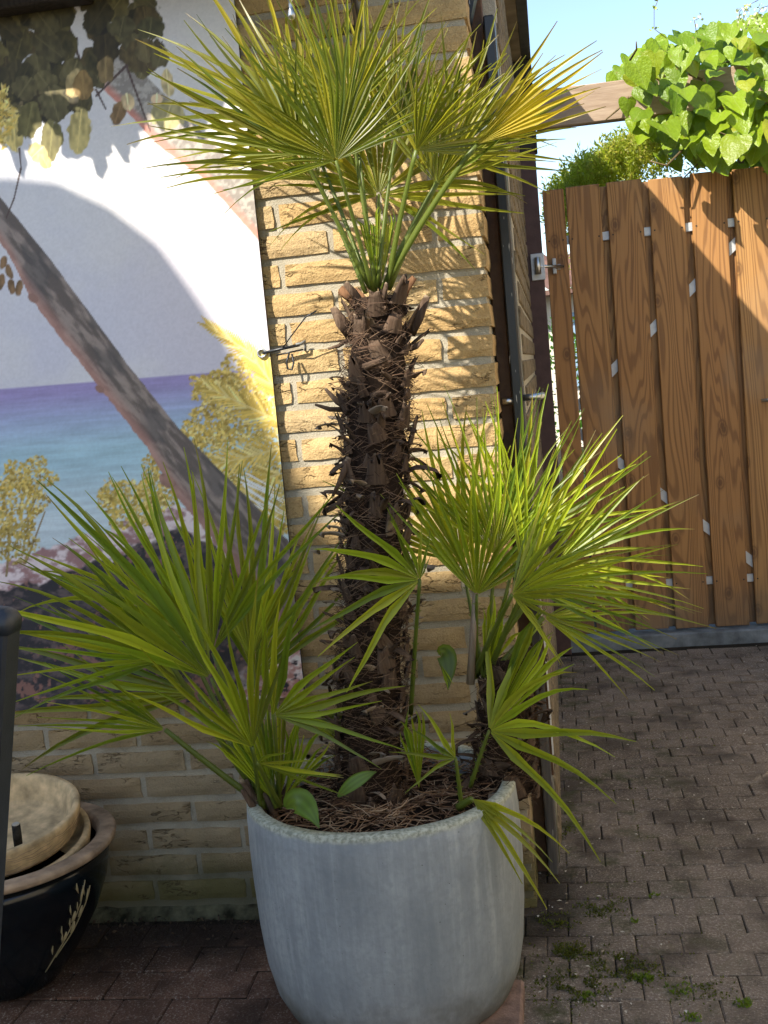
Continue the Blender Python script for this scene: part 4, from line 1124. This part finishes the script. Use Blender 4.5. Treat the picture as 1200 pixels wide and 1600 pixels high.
# --- the palm on the right, on a short stem
ax2 = lambda z: Vector((.405+(z-.42)*.10, -.315, z))
P3 = empty('fan_palm', ax2(.40)); tag(P3, 'bushy fan palm on a short fibrous stem at the right of the pot', 'palm')
trunk(P3, ax2, lambda t: float(np.interp(t, [0,.3,.7,1], [.058,.054,.046,.034])), .385, .645, 30, 1500, 6, seed=11)
rb = (752,1058,-.315)
right = [
 dict(hub=(822,915,-.43), tip=(1062,742,-.47), roll=4, span=128, n=32, yel=.10, seed=61, shape=.06, droop=.07, fuse=.36, cup=.1, tipbrown=.5),
 dict(hub=(775,868,-.31), tip=(742,598,-.27), roll=-4, span=96, n=28, yel=.06, seed=62, shape=.08, droop=.03, fuse=.36),
 dict(hub=(656,906,-.46), tip=(492,782,-.52), roll=12, span=170, n=15, yel=.12, seed=63, shape=.42, skew=.5, droop=.03, fuse=.34, base=(642,1115,-.33)),
 dict(hub=(764,1142,-.43), tip=(975,1045,-.47), roll=-15, span=140, n=11, yel=.05, seed=64, shape=.1, droop=.20, fuse=.26, base=(735,1228,-.40)),
 dict(hub=(738,1248,-.50), tip=(885,1350,-.60), roll=10, span=46, n=5, yel=.35, seed=65, shape=.2, droop=.22, fuse=.25, base=(715,1262,-.47), wide=2.0),
 dict(hub=(850,965,-.30), tip=(1045,965,-.30), roll=25, span=76, n=13, yel=.08, seed=66, shape=.15, droop=.18, fuse=.34),
 dict(hub=(712,1185,-.50), tip=(618,1130,-.53), roll=0, span=110, n=7, yel=.08, seed=67, shape=.2, droop=.10, fuse=.25, base=(722,1262,-.46)),
 dict(hub=(815,838,-.24), tip=(905,615,-.20), roll=8, span=120, n=24, yel=.1, seed=68, shape=.12, droop=.03),
 dict(hub=(722,880,-.24), tip=(628,650,-.20), roll=-10, span=110, n=22, yel=.02, seed=69, shape=.12, droop=.03),
 dict(hub=(870,880,-.28), tip=(1080,840,-.24), roll=16, span=110, n=20, yel=.14, seed=70, shape=.12, droop=.08, tipbrown=.6),
 dict(hub=(800,930,-.50), tip=(960,850,-.60), roll=-30, span=120, n=20, yel=.2, seed=71, shape=.15, droop=.08, tipbrown=.6),
 dict(hub=(745,930,-.38), tip=(770,690,-.44), roll=-8, span=100, n=20, yel=.08, seed=72, shape=.12, droop=.02),
]
for c in right:
    c.setdefault('base', (rb[0]+rnd.uniform(-14,14), rb[1], rb[2]+rnd.uniform(-.015,.015))); frond(P3, kink=.05, **c)
for (h,t,sd,sp_,n_) in (((765,1140,-.40),(885,950,-.42),73,30,9),((758,1060,-.32),(790,915,-.33),74,30,9),((655,1232,-.44),(640,1105,-.46),75,24,8),((690,1040,-.30),(705,1075,-.33),76,24,6)):
    frond(P3, h, h, t, roll=0, span=sp_, n=n_, fuse=.74, cup=.05, droop=.03, yel=.04, seed=sd, shape=.12, pet=0)
b = MB(); b.tube([at(735,1068,-.34), at(741,960,-.36), at(746,835,-.36)], [.008,.0055,.004], 8); b.build('dead_stalk', 'dry_scale', P3, True)

# --- seedlings in the soil
def seedling(pts, w, label, seed):
    rg = random.Random(seed); P = [at(*p) for p in pts]; root = P[0].copy()
    mb = MB(); n = 10; vs = []; fs = []; cs = []
    for i in range(n+1):
        t = i/n; p = P[0]*(1-t)**2+P[1]*2*t*(1-t)+P[2]*t*t
        d = (P[1]-P[0])*(1-t)+(P[2]-P[1])*t; s = d.cross(CAM-p).normalized(); nn = s.cross(d).normalized()
        ww = w*max(.04, math.sin(min(1, t*1.02+.02)*math.pi)**.7)/2
        for q in range(-3,4):
            vs.append(p+s*ww*q/3+nn*(.0016 if q % 2 else -.0016)); k = (1.0 if q % 2 else 1.5)*(.55 if seed == 3 else 1); cs.append((.10*k,.18*k,.02*k))
    for i in range(n):
        for q in range(6): a = i*7+q; fs.append((a,a+1,a+8,a+7))
    mb.add(vs, fs, cs); o = mb.build('seedling', 'palm_leaf', None, True, root)
    tag(o, label, 'seedling', 'palm seedlings in the pot')
seedling([(446,1262,-.55),(468,1228,-.57),(499,1294,-.61)], .045, 'broad pleated seedling leaf arching over the front pot rim', 1)
seedling([(528,1245,-.52),(555,1215,-.52),(588,1206,-.50)], .024, 'small dark seedling leaf just left of the trunk foot', 2)
seedling([(684,1020,-.24),(705,1005,-.26),(700,1078,-.28)], .038, 'dark drooping strap leaf behind the right palm stem', 3)

# ------------------------------------------------------------------ heart-leaved climber on the beam
def heart(fold, curl, seed):
    rg = random.Random(seed); vs = []; fs = []
    out = [(0,.0),(.16,.13),(.34,.14),(.47,.02),(.50,-.17),(.43,-.40),(.28,-.64),(.12,-.86),(0,-1.0)]
    mid = [(0,0),(0,-.12),(0,-.2),(0,-.3),(0,-.42),(0,-.55),(0,-.7),(0,-.86),(0,-1.0)]
    def P(x, z):
        y = -fold*abs(x)+curl*(z*z)*.5+.04*math.sin(x*9+z*7+seed); return (x, y, z)
    L0 = len(mid)
    for (x,z) in mid: vs.append(P(x,z))
    for sg in (1,-1):
        a0 = len(vs)
        for (x,z), (mx,mz) in zip(out, mid): vs.append(P(sg*x*.55+0*mx, z*.55+mz*.45))
        a1 = len(vs)
        for (x,z) in out: vs.append(P(sg*x*(1+rg.uniform(-.04,.04)), z))
        for i in range(L0-1):
            q1 = (i, i+1, a0+i+1, a0+i); q2 = (a0+i, a0+i+1, a1+i+1, a1+i)
            fs += [q1,q2] if sg > 0 else [q1[::-1],q2[::-1]]
    me = bpy.data.meshes.new('leaf'); me.from_pydata(vs, [], fs); me.update()
    me.polygons.foreach_set('use_smooth', [True]*len(me.polygons)); return me
HE = [heart(f, c, i) for i, (f,c) in enumerate(((.25,.15),(-.2,.3),(.45,.1),(.1,-.2),(.35,.4)))]
for h_ in HE: h_.materials.append(M['vine_leaf'])
vine = empty('climbing_vine', (1.35,2.3,0)); tag(vine, 'climber with large bright heart-shaped leaves over the beam above the gate', 'vine')
po = origin(vine)
poly_top = lambda x: float(np.interp(x, [955,985,1030,1060,1120,1180,1300], [120,78,62,48,40,25,5]))
poly_bot = lambda x: float(np.interp(x, [955,985,1010,1050,1100,1150,1180,1300], [135,205,235,268,262,285,272,262]))
cnt = 0; tries = 0; placed = []
while cnt < 290 and tries < 40000:
    tries += 1
    x = rnd.uniform(960,1290); y = rnd.uniform(10,300)
    t0, b0 = poly_top(x), poly_bot(x)
    if not (t0+8 < y < b0-8): continue
    edge = min(y-t0, b0-y, (x-955)*.9)/70; layer = cnt/290
    Yd = 2.62-.62*layer*min(1, .35+edge) - .10*rnd.random()*layer
    if any((x-a)**2+(y-c)**2 < (16 if layer > .45 else 9)**2 and abs(Yd-e) < .12 for a,c,e in placed): continue
    placed.append((x,y,Yd)); cnt += 1
    p = at(x,y,Yd); 
    out = Vector((-.15+rnd.uniform(-.7,.6), -1.0+rnd.uniform(-.1,.6), .55+rnd.uniform(-.7,.6))).normalized()
    dn = Vector((rnd.uniform(-.55,.45), -.2, -1)); dn = (dn-out*dn.dot(out)).normalized()      # where the tip points
    zz = -dn; xx = (-out).cross(zz)*-1; yy = -out; xx = yy.cross(zz)
    s = rnd.uniform(.05,.128)
    if edge < .25: s *= .82
    o = inst('leaf', rnd.choice(HE), vine, p-po-dn*s*.4, Matrix((xx,yy,zz)).transposed(), (s*1.05,s,s))
b = MB()
for k in range(26):
    x = rnd.uniform(975,1280); y = rnd.uniform(70,240); p = at(x,y,rnd.uniform(2.2,2.6)); q = p+Vector((rnd.uniform(-.25,.2), rnd.uniform(-.15,.1), rnd.uniform(-.15,.15)))
    b.tube([p, p.lerp(q,.5)+rv()*.04, q], [.005,.004,.0025], 6)
for (x,y) in ((1150,150),(1220,120)): p = at(x,y,2.45); b.tube([(p.x,2.5,-.02),(p.x+.03,2.48,1.0),(p.x,2.45,p.z)], [.025,.02,.01], 8)
b.build('stem', 'vine_stem', vine, True)
# wisps with small pale flowers
fl = MB()
for pts in ([(1042,60),(1022,45),(1022,15),(1030,-5)], [(1088,50),(1085,32),(1093,28)], [(1160,35),(1165,10),(1185,0)], [(1178,30),(1190,12),(1205,8)], [(1152,40),(1156,18),(1166,8)]):
    P = [at(x,y,2.25) for x,y in pts]; b = MB(); b.tube(P, .0014, 5); b.build('tendril', 'vine_stem', vine, True)
    for p in P[1:]:
        for q in range(4): leafcard(fl, p+rv()*.012, rv(), rv(), .016, .012, (.62,.62,.42) if pts[0][0] > 1060 else (.25,.32,.06))
for k in range(120):
    p = at(rnd.uniform(1150,1215), rnd.uniform(8,48), 2.2+rnd.uniform(-.05,.1)); leafcard(fl, p, rv(), rv(), rnd.uniform(.008,.02), .008, rnd.choice([(.70,.70,.52),(.35,.42,.10),(.55,.58,.30)]))
o = fl.build('flower', 'flower', vine); o['kind'] = 'stuff'

# grape vine hanging from the eaves above the poster (it throws the lobed leaf shadows)
def grape(seed):
    rg = random.Random(seed); vs = [(0,0,0)]; fs = []; n = 40
    for k in range(n):
        a = -math.pi/2+2*math.pi*k/n; ph = a+math.pi/2          # 0 at the leaf tip
        lob = .52+.48*max(0, math.cos(2.5*ph))**.8 if abs(((ph+math.pi)%(2*math.pi))-math.pi) < 2.6 else .25
        lob *= 1+rg.uniform(-.05,.05)+(.04 if k % 2 else -.04); vs.append((lob*math.cos(a)*.62, .03*math.sin(3*a), lob*math.sin(a)*.62-.05))
    for k in range(n): fs.append((0, 1+k, 1+(k+1)%n))
    me = bpy.data.meshes.new('leaf'); me.from_pydata(vs, [], fs); me.update(); me.materials.append(M['grape_leaf']); return me
GR = [grape(i) for i in range(3)]
gv = empty('grape_vine', (-.8,-.45,2.3)); tag(gv, 'grape vine on the eaves just above the picture, over the poster', 'vine')
po = origin(gv)
for k in range(70):
    xs = rnd.uniform(-.85,.02); zs = float(np.interp(xs, [-.85,-.6,-.45,-.36,-.2,-.05,.02], [1.78,1.74,1.84,1.72,1.78,1.82,1.84]))+abs(rnd.gauss(0,.09))   # where its shadow falls
    Y = -.42+rnd.uniform(-.05,.04); p = Vector((xs+.8*Y, Y, zs-1.136*Y))
    if proj(p)[1] > -60: continue
    s = rnd.uniform(.08,.13)
    o = inst('leaf', rnd.choice(GR), gv, p-po, (rnd.uniform(-.7,.1), rnd.uniform(-.5,.5), rnd.uniform(-.9,.1)), (s,s,s))
b = MB(); b.tube([(-1.5,-.45,2.32),(-.9,-.455,2.30),(-.5,-.45,2.31),(-.2,-.45,2.32)], .010, 7); b.build('stem', 'vine_stem', gv, True)

# ------------------------------------------------------------------ stacked pots on the left
gc = Vector((-.668,-.272,0))
b = MB(); b.lathe([(.08,.004),(.098,.004),(.106,.012),(.150,.07),(.192,.14),(.217,.20),(.228,.255),(.222,.276)], 72, gc)
gp = b.build('glazed_pot', 'blue_glaze', None, True, gc); tag(gp, 'dark blue glazed pot with painted sprigs, bowls stacked inside it', 'pot')
b = MB(); b.crisp([(.223,.276),(.245,.286),(.248,.295),(.244,.302),(.214,.302),(.207,.294),(.200,.21),(.02,.20)], 72, gc); b.build('rim', 'brown_clay', gp, True)
def on_pot(a, z):
    r = float(np.interp(z, [.012,.07,.14,.20,.255], [.1075,.1515,.1935,.2185,.2295])); return gc+Vector((math.cos(a)*r, math.sin(a)*r, z))
for (a0,z0,a1,z1) in ((-.62,.06,-.30,.245),(-.52,.09,-.22,.225),(-1.55,.07,-1.35,.115)):
    b = MB(); b.tube([on_pot(a0+(a1-a0)*t+.05*math.sin(t*3), z0+(z1-z0)*t) for t in np.linspace(0,1,9)], .0012, 5)
    for k in range(7 if z1 > .12 else 1):
        t = .2+.11*k; a = a0+(a1-a0)*t; z = z0+(z1-z0)*t; s = 1 if k % 2 else -1
        b.tube([on_pot(a+s*.03,z+.006), on_pot(a+s*.05,z+.018), on_pot(a+s*.055,z+.030)], [.001,.0040,.001], 6, None, True, .5)
    b.build('painted_sprig', 'gold_paint', gp, True)
b = MB(); b.tube([on_pot(-1.42,.215), on_pot(-1.37,.217), on_pot(-1.32,.215)], [.001,.005,.001], 6)
b.build('painted_leaf', 'gold_paint', gp, True)
c2 = gc+Vector((-.006,.004,0))
b = MB(); b.crisp([(.12,.232),(.185,.250),(.196,.275),(.2005,.300),(.199,.309),(.188,.310),(.178,.285),(.02,.262)], 64, c2)
s1 = b.build('plant_saucer', 'cream_clay', None, True, c2+Vector((0,0,.232))); tag(s1, 'shallow beige clay saucer wedged in the blue pot below the bowl', 'saucer')
c3 = gc+Vector((-.010,.010,0))
b = MB(); b.crisp([(.14,.2885),(.166,.290),(.173,.298),(.184,.332),(.187,.345),(.186,.353),(.176,.354),(.170,.345),(.156,.302),(.150,.2945),(.005,.2940)], 64, c3)
s2 = b.build('clay_bowl', 'cream_clay', None, True, c3+Vector((0,0,.2885))); tag(s2, 'cream clay bowl on top of the pot stack at left', 'bowl')
b = MB()
for ring in range(6):
    zz_ = .300+ring*.0075; rr_ = float(np.interp(zz_, [.298,.332,.345], [.1732,.1842,.1872]))
    b.tube([c3+Vector((math.cos(a)*rr_, math.sin(a)*rr_, zz_+.0022*math.sin(a*9+ring*1.3)+.001*math.sin(a*31))) for a in np.linspace(-3.0,.6,90)], .0006, 4)
b.build('carved_line', 'brown_clay', s2, True)
pb = at(30,1330,-.33); pb = Vector((pb.x,-.33,.292))
b = MB(); b.tube([pb, pb+Vector((.001,0,.025)), pb+Vector((.002,0,.050))], [.0085,.009,.0085], 12); st = b.build('charred_stick', 'stick_black', None, True, pb); tag(st, 'short blackened stick standing in the cream clay bowl', 'stick')
b = MB(); b.tube([pb+Vector((.002,0,.0502)), pb+Vector((.002,0,.0525))], [.0078,.0070], 12); b.build('cut_end', 'stick_end', st)

for o_ in (s1, s2, st):
    o_.rotation_euler = (R_(7), R_(2), 0)
    if o_ is not s1: o_.location.z += .012
st.location.z += .012

# ------------------------------------------------------------------ garden chair whose back post shows at the left edge
ct = at(3,952,-1.20); cb = at(-33,1560,-1.20)
d = (cb-ct); foot = ct+d*(ct.z/(-d.z))
seatp = ct+d*((ct.z-.44)/(-d.z))
ch = empty('garden_chair', (foot.x-.2,-1.42,0)); tag(ch, 'black metal garden chair, only one back post showing at the left edge', 'chair')
for k, Y in enumerate((-1.20,-1.66)):
    a = Vector((ct.x,Y,ct.z)); e = Vector((foot.x,Y,.0)); dd = (e-a).normalized(); s = Vector((-dd.z,0,dd.x))
    sec = [(-.0125,-.02),(.0125,-.02),(.0165,-.016),(.0165,.016),(.0125,.02),(-.0125,.02),(-.0165,.016),(-.0165,-.016)]
    vs = []; fs = []
    for p in (a+dd*.026, e):
        for (sx,sy) in sec: vs.append(p+s*sx+Vector((0,sy,0)))
    for q in range(8): fs.append((q,(q+1)%8,8+(q+1)%8,8+q))
    fs.append(tuple(range(8,16)))
    b = MB(); b.add(vs, fs); pm = b.build('back_post', 'chair_frame', ch)
    vs = []; fs = []
    for (h,m_) in ((.0255,1.07),(.010,1.07),(.002,.8),(-.002,.45)):
        p = a+dd*h
        for (sx,sy) in sec: vs.append(p+s*sx*m_+Vector((0,sy*m_,0)))
    for j in range(3):
        for q in range(8): fs.append((j*8+q,j*8+(q+1)%8,(j+1)*8+(q+1)%8,(j+1)*8+q))
    fs += [tuple(range(7,-1,-1)), tuple(range(24,32))]
    b = MB(); b.add(vs, fs); b.build('end_cap', 'chair_frame', pm, True)
    b = MB(); fx = seatp.x-.42; b.tube([(seatp.x,Y,.43),(fx,Y,.43),(fx-.03,Y,.0)], .014, 8); b.build('leg', 'chair_frame', ch)
b = MB(); b.bbox((seatp.x-.42,-1.65,.425), (seatp.x-.02,-1.21,.445), .004); b.build('seat', 'chair_mesh', ch)
b = MB(); b.add([(seatp.x-.01,-1.64,.46),(seatp.x-.01,-1.22,.46),(ct.x-.012,-1.22,ct.z-.06),(ct.x-.012,-1.64,ct.z-.06)], [(0,1,2,3)]); b.build('backrest', 'chair_mesh', ch)

# ------------------------------------------------------------------ moss, weeds and litter on the path
def tuft(x, y, r, n, lab, cols=((.09,.16,.015),(.12,.19,.02),(.06,.11,.012))):
    p0 = at(x, y, 0); d = (p0-CAM); p0 = CAM+d*(CAM.z/(-d.z)); mb = MB()
    for k in range(n):
        a = rnd.uniform(0,6.283); q = p0+Vector((math.cos(a),math.sin(a)*.8,0))*r*math.sqrt(rnd.random()); q.z = -.004
        leafcard(mb, q, Vector((rnd.uniform(-.8,.8),rnd.uniform(-.8,.8),.9)), rv(), rnd.uniform(.006,.016), .005, rnd.choice(cols))
    o = mb.build('weed', 'hedge_leaf', None, True, p0); tag(o, lab, 'weed', 'weeds between the pavers')
for (x,y,r,n,l) in ((1005,1528,.022,90,'green weed tuft in the path joints nearest the pot'),(920,1555,.016,40,'flat small-leaved weed beside the concrete pot base'),(1065,1545,.03,60,'thin weed running along a joint in the path'),(1160,1568,.018,50,'weed in the path joint by the right edge'),(990,1440,.010,26,'tiny weed sprouting midway up the mossy path'),(1080,1590,.018,40,'weed cut by the lower edge of the picture'),(1022,1400,.008,20,'smallest weed speck farthest up the path')):
    tuft(x,y,r,n,l)
b = MB()
for (x,y,r,n) in ((885,1490,.05,900),(900,1545,.07,1300),(960,1505,.05,700),(1000,1520,.05,500),(940,1420,.05,500),(870,1440,.04,500),(1090,1545,.05,350),(870,1300,.04,300)):
    c = at(x,y,0); d = c-CAM; c = CAM+d*(CAM.z/(-d.z))
    for k in range(n):
        q = c+Vector((rnd.gauss(0,r*.6), rnd.gauss(0,r*.45), 0)); q.z = rnd.uniform(-.004,.003)
        if q.x < .445 and q.y > -.02: continue
        if mnoise.noise(Vector((q.x*30,q.y*30,1))) < -.05: continue
        kk = rnd.uniform(.5,1.3); leafcard(b, q, Vector((rnd.uniform(-1,1),rnd.uniform(-1,1),rnd.uniform(.3,1))), rv(), rnd.uniform(.004,.009), .004, (.052*kk,.066*kk,.010*kk))
for k in range(2600):                                                  # moss threads along the joints
    j = rnd.randint(30, 52); y = -3.188+j*.0828; x = rnd.uniform(.44,1.3)
    if rnd.random() < .45: x = .272+rnd.randint(2,11)*.0905+(j % 2)*.04525; y += rnd.uniform(0,.0828)
    if x < .445 and y > -.03: continue
    if mnoise.noise(Vector((x*4,y*4,7))) < (x-.6)*.6: continue
    kk = rnd.uniform(.5,1.3); leafcard(b, Vector((x+rnd.gauss(0,.002), y+rnd.gauss(0,.002), -.003)), Vector((rnd.uniform(-1,1),rnd.uniform(-1,1),rnd.uniform(.3,1))), rv(), rnd.uniform(.003,.007), .004, (.06*kk,.068*kk,.014*kk))
tag(b.build('moss', 'hedge_leaf', None, True), 'dark green moss cushions in the path joints beside the wall corner', 'moss', None, 'stuff')
b = MB()
for k in range(420):
    x = rnd.uniform(.42,1.35); y = rnd.uniform(-.6,2.2)
    if rnd.random() < .35: x = rnd.uniform(.43,.62)
    a = rnd.uniform(0,6.283); l = rnd.uniform(.002,.006); d = Vector((math.cos(a),math.sin(a),0)); s = Vector((-d.y,d.x,0)); p = Vector((x,y,.006))
    c = rnd.choice([(.50,.46,.38),(.36,.30,.22),(.16,.11,.07),(.56,.54,.48)])
    b.add([p-d*l, p+s*l*.5+Vector((0,0,.001)), p+d*l, p-s*l*.5+Vector((0,0,.001))], [(0,1,2,3)], c)
tag(b.build('litter', 'fibre', None), 'fine pale grit and fallen petals scattered over the path', 'litter', None, 'stuff')
b = MB()
for k in range(900):
    x = rnd.uniform(-.75,.40); y = -abs(rnd.gauss(0,.05))-.012
    if rnd.random() < .25: y = -rnd.uniform(.02,.18)
    c = rnd.choice([(.03,.022,.016),(.05,.036,.026),(.085,.06,.04)]); l = rnd.uniform(.002,.007); d = rv(); s = rv(); p = Vector((x,y,rnd.uniform(.0,.007)))
    b.add([p-d*l, p+s*l*.6, p+d*l, p-s*l*.6], [(0,1,2,3)], c)
tag(b.build('dirt', 'fibre', None), 'dark crumbly dirt along the foot of the brick wall', 'dirt', None, 'stuff')
